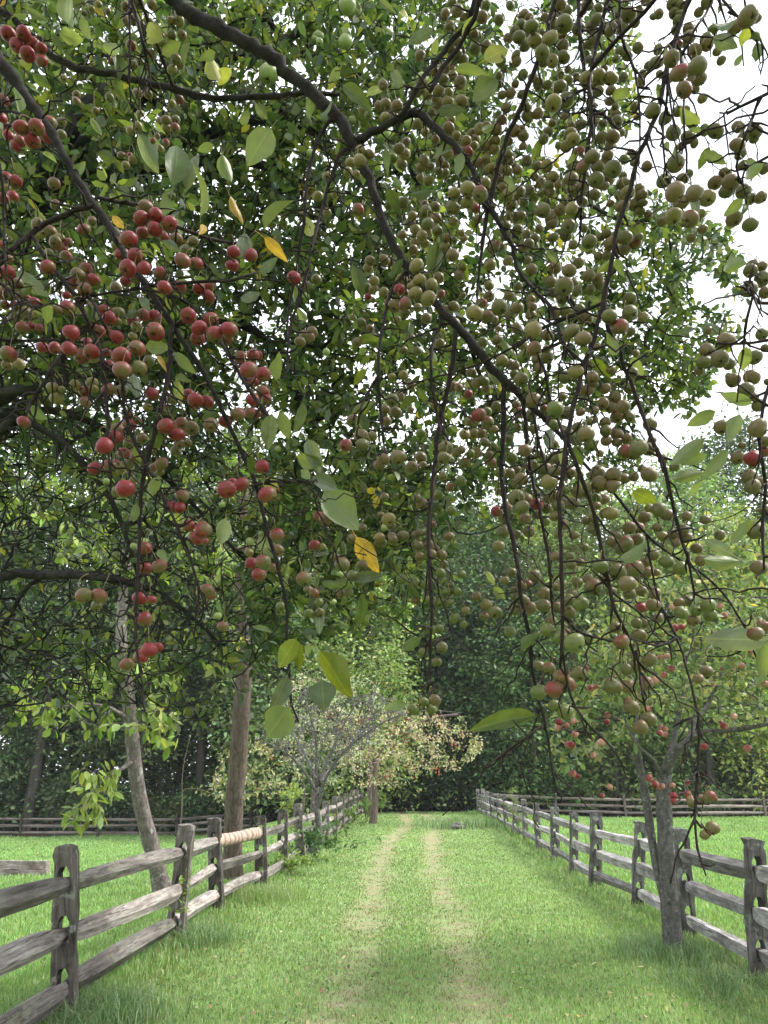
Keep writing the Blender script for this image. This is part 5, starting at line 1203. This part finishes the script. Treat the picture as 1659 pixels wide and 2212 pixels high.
def near_tree(key, label, reds):
    s = Skel(40000)
    bx, by = OVER[key]; b = on_ground(bx, by)
    if key == 'R':
        tr = spline([b + [0, 0, -.1], b + [.02, .03, .7], b + [.1, .06, 1.4], b + [.3, .15, 2.1]], .15); s.line(tr, np.linspace(.13, .085, len(tr)))
        lm = [[b + [.3, .15, 2.1], b + [.7, .35, 2.6], b + [1.0, .55, 2.95], P(-330, -200, 2.0)], [b + [.3, .15, 2.1], b + [.55, .5, 2.35], P(-420, 500, 2.1), P(-260, 640, 1.9)],
              [b + [.7, .35, 2.6], b + [1.3, .7, 3.6], P(60, -330, 2.6), P(330, -380, 2.5)]]
    else:
        tr = spline([b + [0, 0, -.1], b + [.04, .03, .9], b + [.1, .1, 1.7], b + [.22, .3, 2.4]], .15); s.line(tr, np.linspace(.17, .11, len(tr)))
        f = b + np.array([.22, .3, 2.4])
        lm = [[f, f + [.2, .9, .8], f + [.4, 1.8, 1.3], P(40, -330, 2.7)], [f, f + [.7, .7, 1.3], P(700, -800, 2.0), P(1180, -420, 1.95), P(1560, -330, 1.75)],
              [P(1180, -420, 1.95), P(1500, -420, 1.65), P(1850, -100, 1.55), P(1850, 400, 1.5), P(1830, 640, 1.5)]]
    for q, l in enumerate(lm):
        p = spline(l, .06); r0 = (.05, .034, .03)[q] if key == 'R' else (.055, .05, .024)[q]
        s.line(p, np.linspace(r0, r0 * (.62 if q < 2 else .2), len(p)), s.nearest(p[0])[0])
    traced = []                                             # u, v, depth of every traced point
    first = True
    for tree, d0, d1, txt in BOUGH:
        if tree != key: continue
        a = np.array([[float(z) for z in q.split(',')] for q in txt.split(';')])
        seg = np.concatenate([[0], np.cumsum(np.hypot(*np.diff(a[:, :2], axis=0).T))]); t = seg / seg[-1]
        par = None
        inframe = -20 < a[0, 0] < 1680 and a[0, 1] > -20
        if traced and inframe:
            T = np.vstack(traced); dd = np.hypot(T[:, 0] - a[0, 0], T[:, 1] - a[0, 1]); j = int(np.argmin(dd)); d0 = T[j, 2]
        dep = d0 + (d1 - d0) * t + .025 * np.sin(t * 9 + a[0, 0])* np.minimum(1, t * 4)
        c = np.column_stack([a[:, :2], dep, a[:, 2]])
        c = np.column_stack([c, np.zeros(len(c))]); 
        w = np.array([[*P(u, v, d), r * d / FD] for u, v, d, r, _ in c])
        sp = spline(w, .025)
        pts, rad = sp[:, :3], sp[:, 3]
        j, dist = s.nearest(pts[0])
        if dist > .02:                                       # out of the picture: a curved link to the bough it grows from
            n = max(2, int(dist / .04)); tt = np.linspace(0, 1, n + 1)[:-1, None]
            ctrl = pts[0] + (pts[0] - pts[min(4, len(pts) - 1)]) * 1.2 * min(1, dist * 2) if not inframe else (s.P[j] + pts[0]) / 2
            link_ = (1 - tt) ** 2 * s.P[j] + 2 * tt * (1 - tt) * ctrl + tt * tt * pts[0]
            pts = np.vstack([link_[1:], pts]); rad = np.concatenate([np.full(n - 1, rad[0] * 1.05), rad])
        pts = pts + rng.normal(size=pts.shape) * (rad[:, None] * .20)
        s.line(pts, rad, j)
        uv = spline(c, 8); traced.append(uv[:, [0, 1, 2]])
    T = np.vstack(traced)
    mine = [f for f in fruit if ((f[0] < 700 and not (f[0] > 560 and f[1] < 560) and (f[0] < 640 or f[1] > 850)) == (key == 'R'))]
    info = []
    for u, v, r, k in mine:
        dd = np.hypot(T[:, 0] - u, (T[:, 1] - v + 20) * np.where(T[:, 1] > v, 1.3, .9)); j = int(np.argmin(dd)); db = T[j, 2]
        ds = .0165 * FD / r
        d = float(np.clip(ds, db - .16, db + .22)); d += rng.uniform(-.02, .02)
        info.append([u, v, r, k, d, r * d / FD, P(u, v, d)])
    nb = len(s.lines)
    stalks = Tubes()
    order = sorted(range(len(info)), key=lambda i: s.nearest(info[i][6] + np.array([0, 0, info[i][5] + .03]))[1])
    axes = {}
    for i in order:
        u, v, r, k, d, rr, p = info[i]
        ln = rng.uniform(.022, .04)
        ax = unit(np.array([rng.normal() * .42, rng.normal() * .42, 1.0]))
        top = p + ax * rr * .82
        q = top + np.array([0, 0, ln])
        j, dist = s.nearest(q)
        if dist > .05:
            n = max(3, int(dist / .02)); tt = np.linspace(0, 1, n + 1)[1:, None]
            e = q + unit(s.P[j] - q) * .012
            ctrl = s.P[j] + s.D[j] * dist * .30 + (e - s.P[j]) * .2 + rng.normal(size=3) * .06 * dist
            pts = (1 - tt) ** 2 * s.P[j] + 2 * tt * (1 - tt) * ctrl + tt * tt * e
            s.line(pts, np.linspace(.0023, .0014, len(pts)), j, 1); j = s.n - 1
        e = s.P[j]
        tt = np.linspace(0, 1, 6)[:, None]
        ctrl = top + ax * ln * .9
        st = (1 - tt) ** 2 * (top - ax * rr * .1) + 2 * tt * (1 - tt) * ctrl + tt * tt * e
        stalks.add(st, np.array([.0011, .0009, .0009, .0009, .0010, .0014]), 4)
        axes[i] = ax
    # bare spurs and side twigs
    for _ in range(420 if key == 'R' else 640):
        a = int(rng.integers(s.lines[5][1][0], s.lines[nb - 1][1][-1] + 1))
        L = rng.exponential(.05) + .015
        dr = unit(s.D[a] * .5 + rng.normal(size=3) * .7 + np.array([0, 0, -.15]))
        n = max(2, int(L / .02)); tt = np.linspace(0, 1, n + 1)[1:, None]
        pts = s.P[a] + dr * L * tt + rng.normal(size=(n, 3)) * .004 + np.array([0, 0, -1]) * (tt * L) ** 2 * .5
        s.line(pts, np.linspace(.0024, .0013, n), a, 1)
    rad = s.radii(.001, .3)
    root = empty('crabapple_tree', b, label, 'tree')
    # trunk with its boughs; each traced bough is a part of its own
    T0 = Tubes()
    nlm = 1 + len(lm)
    for q, (parent, idx, kind) in enumerate(s.lines[:nb]):
        ii = ([parent] if parent >= 0 else []) + idx; r2 = rad[ii].copy(); r2[0] = r2[min(1, len(r2) - 1)] * 1.2
        k = 12 if r2.max() > .012 else 8
        if q < nlm: T0.add(s.P[ii], r2, 12, rough=.03)
        else:
            tb = Tubes(); knob = 1 + .22 * (rng.uniform(size=len(ii)) > .93) + .04 * rng.normal(size=len(ii))
            tb.add(s.P[ii], r2 * knob, k, rough=.035)
            me = tb.mesh('branch', b); me.materials.append(M_BARK if r2.max() > .008 else M_TWIG)
            link('branch', me, root)
    link('trunk', T0.mesh('trunk', b), root, M_BARK)
    Tw = Tubes()
    for parent, idx, kind in s.lines[nb:]:
        ii = [parent] + idx; r2 = rad[ii].copy(); r2[0] = r2[1] * 1.2
        Tw.add(s.P[ii], r2 * (1 + .08 * rng.normal(size=len(ii))), 5)
    link('twigs', Tw.mesh('twigs', b), root, M_TWIG, 'stuff')
    link('fruit_stalks', stalks.mesh('fruit_stalks', b), root, M_STALK, 'stuff')
    # the leafy top of the tree above and behind the viewer
    if key == 'G':
        E = []
        while len(E) < 150:
            q = np.array([rng.uniform(-4.2, 4.0), rng.uniform(-4.5, 2.6), rng.uniform(3.3, 6.4)])
            if q[2] > 1.6 + max(0, q[1]) * 1.16 + 1.0: E.append(q)
        E = np.array(E); sk = Skel(20000)
        sk.line(spline([b + np.array([.22, .3, 2.3]), np.array([-.9, -.9, 3.6]), np.array([-.3, -.5, 5.0]), np.array([.3, -.2, 6.0])], .1), None)
        sk.grow(E, .2, .1); rr_ = sk.radii(.004, .45, .06)
        link('crown_boughs', sk.tubes(rr_, 3, 6).mesh('crown_boughs', b), root, M_TWIG, 'stuff')
        V, F, C = crown_leaves('crown', E, 30, .42, .085, .048, [(.13, .2, .05), (.17, .23, .06), (.09, .15, .04)], [3, 2, 2], templ=LEAF7)
        link('crown', mesh('crown', V - b, [F], C), root, M_LEAF, 'stuff')
    # fruit: the 300 that show largest are parts, the rest one mesh of small fruit
    big = sorted(range(len(info)), key=lambda i: -info[i][2])[:300]; bigset = set(big)
    RED = {'R': .95, 'P': .62, 'K': .28, 'G': .06, 'Y': .16} if key == 'R' else {'R': .85, 'P': .50, 'K': .25, 'G': .06, 'Y': .14}
    rest = 0
    for i, (u, v, r, k, d, rr, p) in enumerate(info):
        if i not in bigset and rest > 0 and False: continue
        a = bpy.data.objects.new('apple' if i in bigset else 'small_apple', APPLES[int(rng.integers(4))]); COL.objects.link(a); a.parent = root
        a.location = p - b
        z = Vector(axes[i]); q = z.to_track_quat('Z', 'Y').to_matrix().to_4x4() @ Matrix.Rotation(rng.uniform(0, 6.28), 4, 'Z')
        a.rotation_euler = q.to_euler()
        el = rng.uniform(.90, .99) - .11 * float(ss((1000 - v) / 900)); rr *= 1.07 * rng.uniform(.9, 1.08); a.scale = (rr, rr, rr * el)
        g = GREEN_SKIN[int(rng.integers(4))]
        if k == 'Y': g = (.15, .12, .04)
        if k == 'G': g = (.092, .108, .027)
        a.color = (*g, float(np.clip(RED[k] + rng.normal() * .09 + (.1 if key == 'R' and k in 'PK' else 0), 0, 1)))
    small = [o for o in root.children if o.name.startswith('small_apple')]
    if small: join_rest(small, root)
    return root, s, rad, nb, info
def join_rest(objs, root):
    """the fruit past the 300 largest, as one mesh"""
    Vs = []; Fs3 = []; Fs4 = []; mi = []; n = 0; col = []
    V3 = []; cs = []
    for o in objs:
        me = o.data; co = np.zeros(len(me.vertices) * 3, np.float32); me.vertices.foreach_get('co', co); co = co.reshape(-1, 3)
        M = np.array(Matrix.LocRotScale(o.location, o.rotation_euler, o.scale))
        Vs.append(co @ M[:3, :3].T + M[:3, 3])
        for p in me.polygons:
            (Fs3 if len(p.vertices) == 3 else Fs4).append([n + v for v in p.vertices])
        cs.append(np.repeat([[*o.color]], len(co), 0)); n += len(co)
        bpy.data.objects.remove(o)
    me = mesh('small_fruit', np.vstack(Vs), [np.array(Fs3), np.array(Fs4)])
    a = me.color_attributes.new('col', 'FLOAT_COLOR', 'POINT'); a.data.foreach_set('color', np.vstack(cs).astype(np.float32).ravel())
    link('small_fruit', me, root, M_APPLE_REST, 'stuff')
def apple_rest():
    m = M_APPLE.copy(); m.name = 'crabapple_skin_small'
    nt = m.node_tree; at = nt.nodes.new('ShaderNodeAttribute'); at.attribute_name = 'col'
    oi = [x for x in nt.nodes if x.type == 'OBJECT_INFO'][0]
    for l in list(nt.links):
        if l.from_node == oi and l.from_socket.name == 'Color': nt.links.new(at.outputs['Color'], l.to_socket)
        elif l.from_node == oi and l.from_socket.name == 'Alpha': nt.links.new(at.outputs['Alpha'], l.to_socket)
    tc = [x for x in nt.nodes if x.type == 'TEX_COORD']
    for nd in nt.nodes:
        if nd.type == 'SEPXYZ':
            for l in list(nt.links):
                if l.to_node == nd: nt.links.remove(l)
            nd_in = nd.inputs[0]
            geo = nt.nodes.new('ShaderNodeNewGeometry'); nt.links.new(geo.outputs['Normal'], nd_in)
    for nd in list(nt.nodes):
        if nd.type == 'VECT_MATH':
            s = nt.nodes.new('ShaderNodeVectorMath'); s.operation = 'SCALE'; s.inputs['Scale'].default_value = 55.0
            nt.links.new(tc[0].outputs['Object'], s.inputs[0]); nt.links.new(s.outputs[0], nd.inputs[0])
    return m
M_APPLE_REST = apple_rest()
RED = near_tree('R', 'near crabapple boughs heavy with red fruit hanging into the left of the picture', True)
GRN = near_tree('G', 'near crabapple boughs crowded with dull green fruit arching over the path to the right', False)

# ------------------------------------------------------------------ large leaves of the near boughs, each a part
def big_leaf_mesh(seed, wide, curl, fold, droop, twist=0):
    """1 long along X; stalk from the origin"""
    r = np.random.default_rng(seed); V = []; n = 9
    xs = np.linspace(0, 1, n)
    for x in xs:
        w = wide * .5 * (math.sin(math.pi * min(1, x ** .78)) ** .8 if 0 < x < 1 else 0) * (1 + .05 * r.normal())
        zc = -droop * x * x + .015 * math.sin(x * 7 + seed)
        for k, s_ in enumerate((-1, -.5, 0, .5, 1)):
            z = zc + fold * abs(s_) * w - curl * (s_ * w) ** 2 * 4 + twist * s_ * w * x + .012 * r.normal() * abs(s_)
            V.append((x, s_ * w, z))
    F = []
    for a in range(n - 1):
        for k in range(4):
            i = a * 5 + k; F.append((i, i + 5, i + 6, i + 1))
    ns = len(V)
    for x, z in ((-.30, .05), (-.15, .01), (.02, 0)):
        for dy, dz in ((-.008, 0), (.008, 0), (0, .016)): V.append((x, dy, z + dz))
    for a in range(2):
        for k in range(3):
            F.append((ns + a * 3 + k, ns + a * 3 + (k + 1) % 3, ns + a * 3 + 3 + (k + 1) % 3, ns + a * 3 + 3 + k))
    me = mesh('leaf', np.array(V), [np.array(F)]); me.materials.append(M_NEARLEAF); return me
LEAVES = [big_leaf_mesh(1, .50, .5, .35, .18, .2), big_leaf_mesh(2, .44, -.3, .6, .30, .3), big_leaf_mesh(3, .54, .8, .25, .12, -.2), big_leaf_mesh(4, .40, .3, .8, .36, -.4), big_leaf_mesh(5, .48, .6, .4, -.2, .5)]
LC = {'G': [(.115, .145, .022), (.098, .13, .024), (.14, .165, .026)], 'D': [(.115, .14, .105), (.14, .165, .13), (.095, .12, .088)], 'd': [(.062, .09, .03), (.075, .105, .036)], 'Y': [(.42, .38, .045), (.36, .36, .05)], 'O': [(.45, .28, .06), (.38, .24, .08)]}
LEAFTXT = """700,1060,772,1150,G,6;675,1030,735,1055,D,7;640,985,705,1000,G,5;665,950,690,1020,D,5;588,893,575,975,D,5;605,890,625,950,G,5;655,868,640,945,D,4;690,1405,757,1515,G,4;640,1380,600,1440,G,6;640,1382,648,1450,G,4;620,1460,590,1540,D,5;625,1528,572,1600,G,8;695,1468,700,1536,D,8;560,1158,588,1203,D,6;770,1160,820,1240,O,4;487,1118,478,1180,G,6;1160,1545,1012,1566,d,3.2;880,1520,825,1530,G,4;1600,1212,1503,1218,G,4;1585,1200,1520,1165,D,4;1580,1175,1612,1122,G,4;1660,1383,1520,1380,D,4;1652,1390,1645,1472,G,4;1523,945,1443,1012,G,4;1528,982,1470,1003,G,5;1573,970,1520,1038,G,3;1522,1022,1443,1035,G,4;1515,1040,1487,1074,G,4;1545,888,1488,922,G,5;1598,895,1573,962,G,4;1625,872,1558,848,G,4;1367,1062,1414,1084,G,6;1627,1125,1583,1167,G,4;1613,748,1603,806,G,5;1510,705,1575,718,D,3;1615,570,1552,578,G,5;1540,80,1592,102,D,5;1615,58,1600,98,Y,6;1543,50,1582,62,D,4;1603,117,1583,150,G,5;1520,327,1567,360,D,5;1650,353,1597,392,G,5;1605,430,1560,470,G,4;850,150,868,198,D,5;741,183,802,230,d,5;983,152,1055,157,G,4;1073,168,1020,228,G,5;1046,130,1102,97,Y,6;946,238,1003,240,D,4;935,62,883,93,D,4;872,18,882,55,Y,6;820,0,852,27,D,4;585,278,535,352,G,7;573,497,612,425,G,6;660,467,677,525,Y,5;570,513,628,565,O,4;830,320,845,382,d,5;838,325,865,375,D,4;887,420,940,405,d,5;836,407,860,462,d,5;297,287,338,374,D,4;373,402,393,288,d,5;403,413,425,320,D,4;433,468,447,368,G,5;148,52,143,-10,G,8;127,73,187,85,G,5;108,72,140,115,D,4;173,37,200,92,G,4;220,97,272,117,G,5;342,55,315,95,Y,7;350,117,390,92,G,6;370,410,350,470,G,5;410,92,388,145,D,4;500,148,473,186,Y,6;465,112,428,128,G,5;455,120,470,190,Y,5;522,270,537,238,G,6;480,333,495,398,G,6;461,312,428,328,G,6;243,467,268,492,O,6;430,507,450,477,O,4;497,423,527,482,O,3;313,147,273,182,d,5;195,255,220,292,G,5;33,587,104,636,D,4;313,748,367,752,G,6;287,807,297,857,D,5;377,817,412,826,D,6;377,762,420,806,G,4;388,828,390,870,Y,4;300,642,322,667,D,5;520,650,562,630,D,5;340,768,358,796,O,4;762,573,782,642,d,4;770,735,842,728,d,4;848,718,890,692,d,5;762,890,812,866,G,5;793,798,760,830,G,5;903,838,923,876,G,4;597,822,607,760,G,5;1050,1233,1070,1264,Y,4;1066,1268,1092,1294,G,5;1125,1403,1167,1366,d,4;1340,1208,1395,1183,G,5;870,1403,912,1376,d,5;880,1268,912,1310,d,4;695,1258,740,1270,d,4;718,1258,770,1268,d,4;758,1252,830,1240,D,4;780,1283,780,1370,d,4;690,1310,690,1372,D,4;545,1355,590,1362,D,3;1085,735,1110,772,G,5;945,520,930,600,d,4;1015,610,1050,590,d,4;870,560,840,600,d,4;1240,330,1230,380,G,5;1170,300,1150,345,G,4;1180,540,1210,575,D,4;1090,380,1115,420,D,4;995,560,1012,610,d,4;1150,690,1170,735,D,5;1270,640,1300,655,D,4;1190,925,1180,975,D,5;1240,960,1260,1010,d,4;1330,560,1345,590,G,5;1420,180,1428,220,G,4;690,250,720,232,d,4;790,200,840,190,D,4;630,520,660,560,d,5;560,590,600,560,D,4;250,120,262,165,d,5;70,160,110,190,d,5;20,55,60,30,G,5;60,20,100,45,D,5;210,330,250,350,d,5;160,380,185,350,G,5;270,400,300,385,d,5;90,330,130,350,G,4;400,560,440,580,d,5;350,520,390,545,D,4"""
def place_leaf(tree, u0, v0, u1, v1, k, wq, d=None):
    root, s, rad, nb, info = tree
    if d is None:
        dd = (s.P[:s.n] - EYE) @ _F; rel = s.P[:s.n] - EYE
        uu = 829.5 + FD * rel[:, 0] / np.maximum(dd, .1); vv = VC - FD * (rel @ _U) / np.maximum(dd, .1)
        j = int(np.argmin((uu - u0) ** 2 + (vv - v0) ** 2 + np.where(dd < .5, 1e9, 0))); d = dd[j] - rng.uniform(0, .05)
    a = P(u0, v0, d); e = P(u1, v1, d + rng.uniform(-.02, .03))
    x = e - a; L = np.linalg.norm(x); x /= L
    view = unit(EYE - a)
    up = unit(view + rng.normal(size=3) * .35)
    if k == 'G' or k == 'Y': up = -up if up[2] < 0 else up       # seen from below: underside towards the eye
    y = unit(np.cross(up, x)); z = np.cross(x, y)
    o = link('leaf', LEAVES[int(rng.integers(5))], root)
    q = wq / 5.0
    M = Matrix(((x[0] * L, y[0] * L * q, z[0] * L, a[0]), (x[1] * L, y[1] * L * q, z[1] * L, a[1]), (x[2] * L, y[2] * L * q, z[2] * L, a[2]), (0, 0, 0, 1)))
    M = Matrix.Translation(-Vector(root.location)) @ M
    o.matrix_basis = M
    c = np.array(LC[k][int(rng.integers(len(LC[k])))]) * (1 + .1 * rng.normal())
    o.color = (*np.clip(c, .01, .9), 1)
for q in LEAFTXT.split(';'):
    t = q.split(','); u0, v0, u1, v1 = map(float, t[:4])
    place_leaf(RED if (u0 < 700 and not (u0 > 560 and v0 < 600)) else GRN, u0, v0, u1, v1, t[4], float(t[5]))
for tree, n in ((RED, 45), (GRN, 85)):
    root, s, rad, nb, info = tree
    for _ in range(n):
        a = int(rng.integers(60, s.n)); p = s.P[a]; rel = p - EYE; d = rel @ _F
        if d < .9: continue
        u = 829.5 + FD * rel[0] / d; v = VC - FD * (rel @ _U) / d
        if not (-80 < u < 1740 and -80 < v < 1250) or (tree is GRN and v > 980): continue
        L = rng.uniform(26, 54); th = rng.uniform(.15 * np.pi, .85 * np.pi) if rng.uniform() < .7 else rng.uniform(0, 6.28)
        k = rng.choice(['G', 'D', 'd', 'Y', 'O'], p=[.36, .20, .36, .06, .02])
        place_leaf(tree, u + rng.normal() * 5, v + rng.normal() * 5, u + L * math.cos(th), v + L * math.sin(th), k, rng.uniform(4, 6), d + .02)
# ------------------------------------------------------------------ plants along the fences, small things on the ground
def herb(name, label, cat, loc, n, h, sp, leafL, pal, w, mat=None, stems=8, upright=True, per=24, back=.9):
    att = loc + np.stack([rng.normal(size=n) * sp, rng.normal(size=n) * sp, rng.uniform(.35, 1, n) * h], -1)
    tl = []
    s0 = spline([loc + [0, 0, -.05], loc + [0, 0, h * .12]], .05)
    return plant_tree(name, label, [(s0, np.full(len(s0), .012))], att, (M_BROWNBARK, M_BROWNBARK), twig_leaves(per, leafL, leafL * .42, pal, w, back * h, .1, LEAF4, spread=.03), .08, .1, .003, .4, cat, 'stem')
herb('goldenrod', 'tall yellow-green weed standing behind the left fence beside the bare grey tree', 'plant', on_ground(-2.4, 20.5), 26, 1.75, .22, .12, [(.30, .38, .10), (.36, .42, .14), (.22, .30, .08)], [3, 2, 2])
herb('vine_bush', 'dark green leafy bush at the foot of the bare grey tree', 'bush', on_ground(-1.55, 18.4), 40, .75, .38, .13, [(.06, .13, .05), (.09, .17, .06), (.12, .20, .06)], [3, 3, 1])
herb('weed_clump', 'light green weeds on the path side of the left fence near the dark leafy bush', 'plant', on_ground(-1.8, 15.8), 30, .42, .34, .10, [(.17, .26, .06), (.22, .30, .07), (.12, .20, .05)], [3, 2, 2])
herb('fence_shrub', 'small yellowish shrub against the far left fence posts', 'bush', on_ground(-1.2, 25.7), 34, .9, .36, .12, [(.14, .22, .06), (.20, .27, .08), (.10, .15, .05)], [3, 2, 2])
herb('roadside_shrub', 'leafy green shrub near the far end of the left fence', 'bush', on_ground(-.7, 34.2), 46, 1.3, .7, .16, [(.12, .20, .06), (.16, .24, .07)], [3, 2])
herb('tall_weed', 'tall thin weed growing up through the right fence behind the fruit tree', 'plant', on_ground(4.2, 25.1), 22, 1.5, .3, .10, [(.14, .20, .07), (.26, .27, .09)], [3, 1])
herb('climbing_vine', 'thin green vine on the leaning second post of the left fence', 'vine', LP[2] + np.array([.06, -.1, 0]), 14, .85, .05, .07, [(.16, .26, .06), (.28, .33, .08)], [3, 1], per=8, back=.4)
def tuft(name, label, loc, n, sp, h, cols, w, cat='grass tuft', lean=.6, wd=.006):
    r = rng.normal(size=(n, 2)) * sp
    x, y = loc[0] + r[:, 0], loc[1] + r[:, 1]
    o = blades(name, x, y, h * rng.uniform(.5, 1.2, n), wd * rng.uniform(.7, 1.4, n), pick_cols(n, cols, w, .2), lean, kind=None)
    return tag(o, label, cat)
TG = [(.17, .28, .12), (.22, .34, .15), (.12, .21, .09), (.30, .35, .19)]
tuft('grass_tuft', 'dense grey-green grass tuft at the foot of the pink-fruited tree', gb, 2200, .26, .21, TG, [3, 2, 3, 1])
tuft('grass_tuft', 'long arching grass at the nearest right fence post', RP[1] + np.array([-.15, -.2, 0]), 1500, .34, .19, TG, [3, 2, 3, 1], lean=.9)
tuft('grass_tuft', 'long grass round the leaning second post of the left fence', LP[2] + np.array([.15, 0, 0]), 1500, .24, .24, TG, [3, 3, 2, 1])
tuft('grass_tuft', 'tall grass at the base of the nearest left fence post', LP[1] + np.array([.15, .05, 0]), 2200, .26, .22, TG, [2, 3, 2, 1])
tuft('grass_tuft', 'tall pale grass mound by the grey stone near the path end', on_ground(3.05, 30.5), 1700, .75, .42, TG, [2, 3, 1, 1], wd=.02)
tuft('grass_tuft', 'yellow-green long grass along the left fence by the bark-covered rail', on_ground(-1.9, 12.4), 1800, .36, .28, [(.24, .34, .12), (.30, .36, .14), (.18, .28, .10)], [3, 1, 2])
# grey stone in the grass
def stone():
    r = np.random.default_rng(3); me = bpy.data.meshes.new('stone')
    import bmesh
    bm = bmesh.new(); bmesh.ops.create_icosphere(bm, subdivisions=3, radius=1)
    for v in bm.verts:
        c = v.co; k = 1 + .13 * math.sin(3 * c.x + 2 * c.y) + .10 * math.sin(5 * c.y + 3 * c.z) + .04 * r.normal()
        v.co = Vector((c.x * .30 * k, c.y * .22 * k, c.z * .15 * k))
    bm.to_mesh(me); bm.free(); me.materials.append(M_SILVERBARK); return me
so = link('stone', stone()); g = G(1003, 1790); so.location = (2.65, 29.3, float(terrain(2.65, 29.3)) + .08)
tag(so, 'low grey stone lying in long grass to the right of the path', 'stone')
# fallen leaves scattered on the turf
n = 520; y = 5.2 * (25 / 5.2) ** rng.uniform(0, 1, n); x = rng.uniform(-1.9, 3.2, n)
pos = np.stack([x, y, terrain(x, y) + rng.uniform(.02, .07, n)], -1)
d = unit(np.stack([rng.normal(size=n), rng.normal(size=n), rng.normal(size=n) * .25], -1)); nr = unit(np.stack([rng.normal(size=n) * .35, rng.normal(size=n) * .35, np.ones(n)], -1))
V, F, C = leaf_cloud(pos, d, nr, rng.uniform(.035, .065, n), rng.uniform(.02, .035, n), pick_cols(n, [(.30, .22, .13), (.42, .35, .22), (.40, .36, .14), (.24, .15, .09)], [3, 3, 1, 2]), LEAF7)
link('fallen_leaves', mesh('fallen_leaves', V, [F], C), mat=M_LEAF, kind='stuff')
# clover and low broad-leaved weeds in the turf
n = 5200; y = 5 * (15 / 5) ** rng.uniform(0, 1, n); x = rng.uniform(-2.1, 3.6, n)
k = patch(x, y, 1.9, 4) > .55; x, y = x[k], y[k]; n = len(x)
pos = np.stack([x, y, terrain(x, y) + rng.uniform(.01, .06, n)], -1)
d = unit(np.stack([rng.normal(size=n), rng.normal(size=n), .3 + rng.normal(size=n) * .25], -1)); nr = unit(np.stack([rng.normal(size=n) * .4, rng.normal(size=n) * .4, np.ones(n)], -1))
V, F, C = leaf_cloud(pos, d, nr, rng.uniform(.02, .04, n), rng.uniform(.016, .03, n), pick_cols(n, [(.085, .17, .05), (.12, .22, .06), (.06, .12, .04)], [3, 2, 2]), LEAF7)
link('ground_cover', mesh('ground_cover', V, [F], C), mat=M_LEAF, kind='stuff')

# ------------------------------------------------------------------ the air: a thin pale haze that softens the woods
def haze(x0, x1, y0, y1, z0, z1, density):
    V = np.array([(x, y, z) for z in (z0, z1) for y in (y0, y1) for x in (x0, x1)])
    me = mesh('haze', V, [np.array([(0, 2, 3, 1), (4, 5, 7, 6), (0, 1, 5, 4), (2, 6, 7, 3), (0, 4, 6, 2), (1, 3, 7, 5)])], smooth=False)
    m, nd, lk, out = new_mat('pale_air')
    v = nd.new('ShaderNodeVolumePrincipled'); v.inputs['Density'].default_value = density; v.inputs['Color'].default_value = (.86, .93, 1.0, 1)
    lk.new(v.outputs[0], out.inputs['Volume'])
    o = link('haze', me, mat=m, kind='stuff'); return o
haze(-430, 430, -310, 730, -3.0, 42, HAZE)
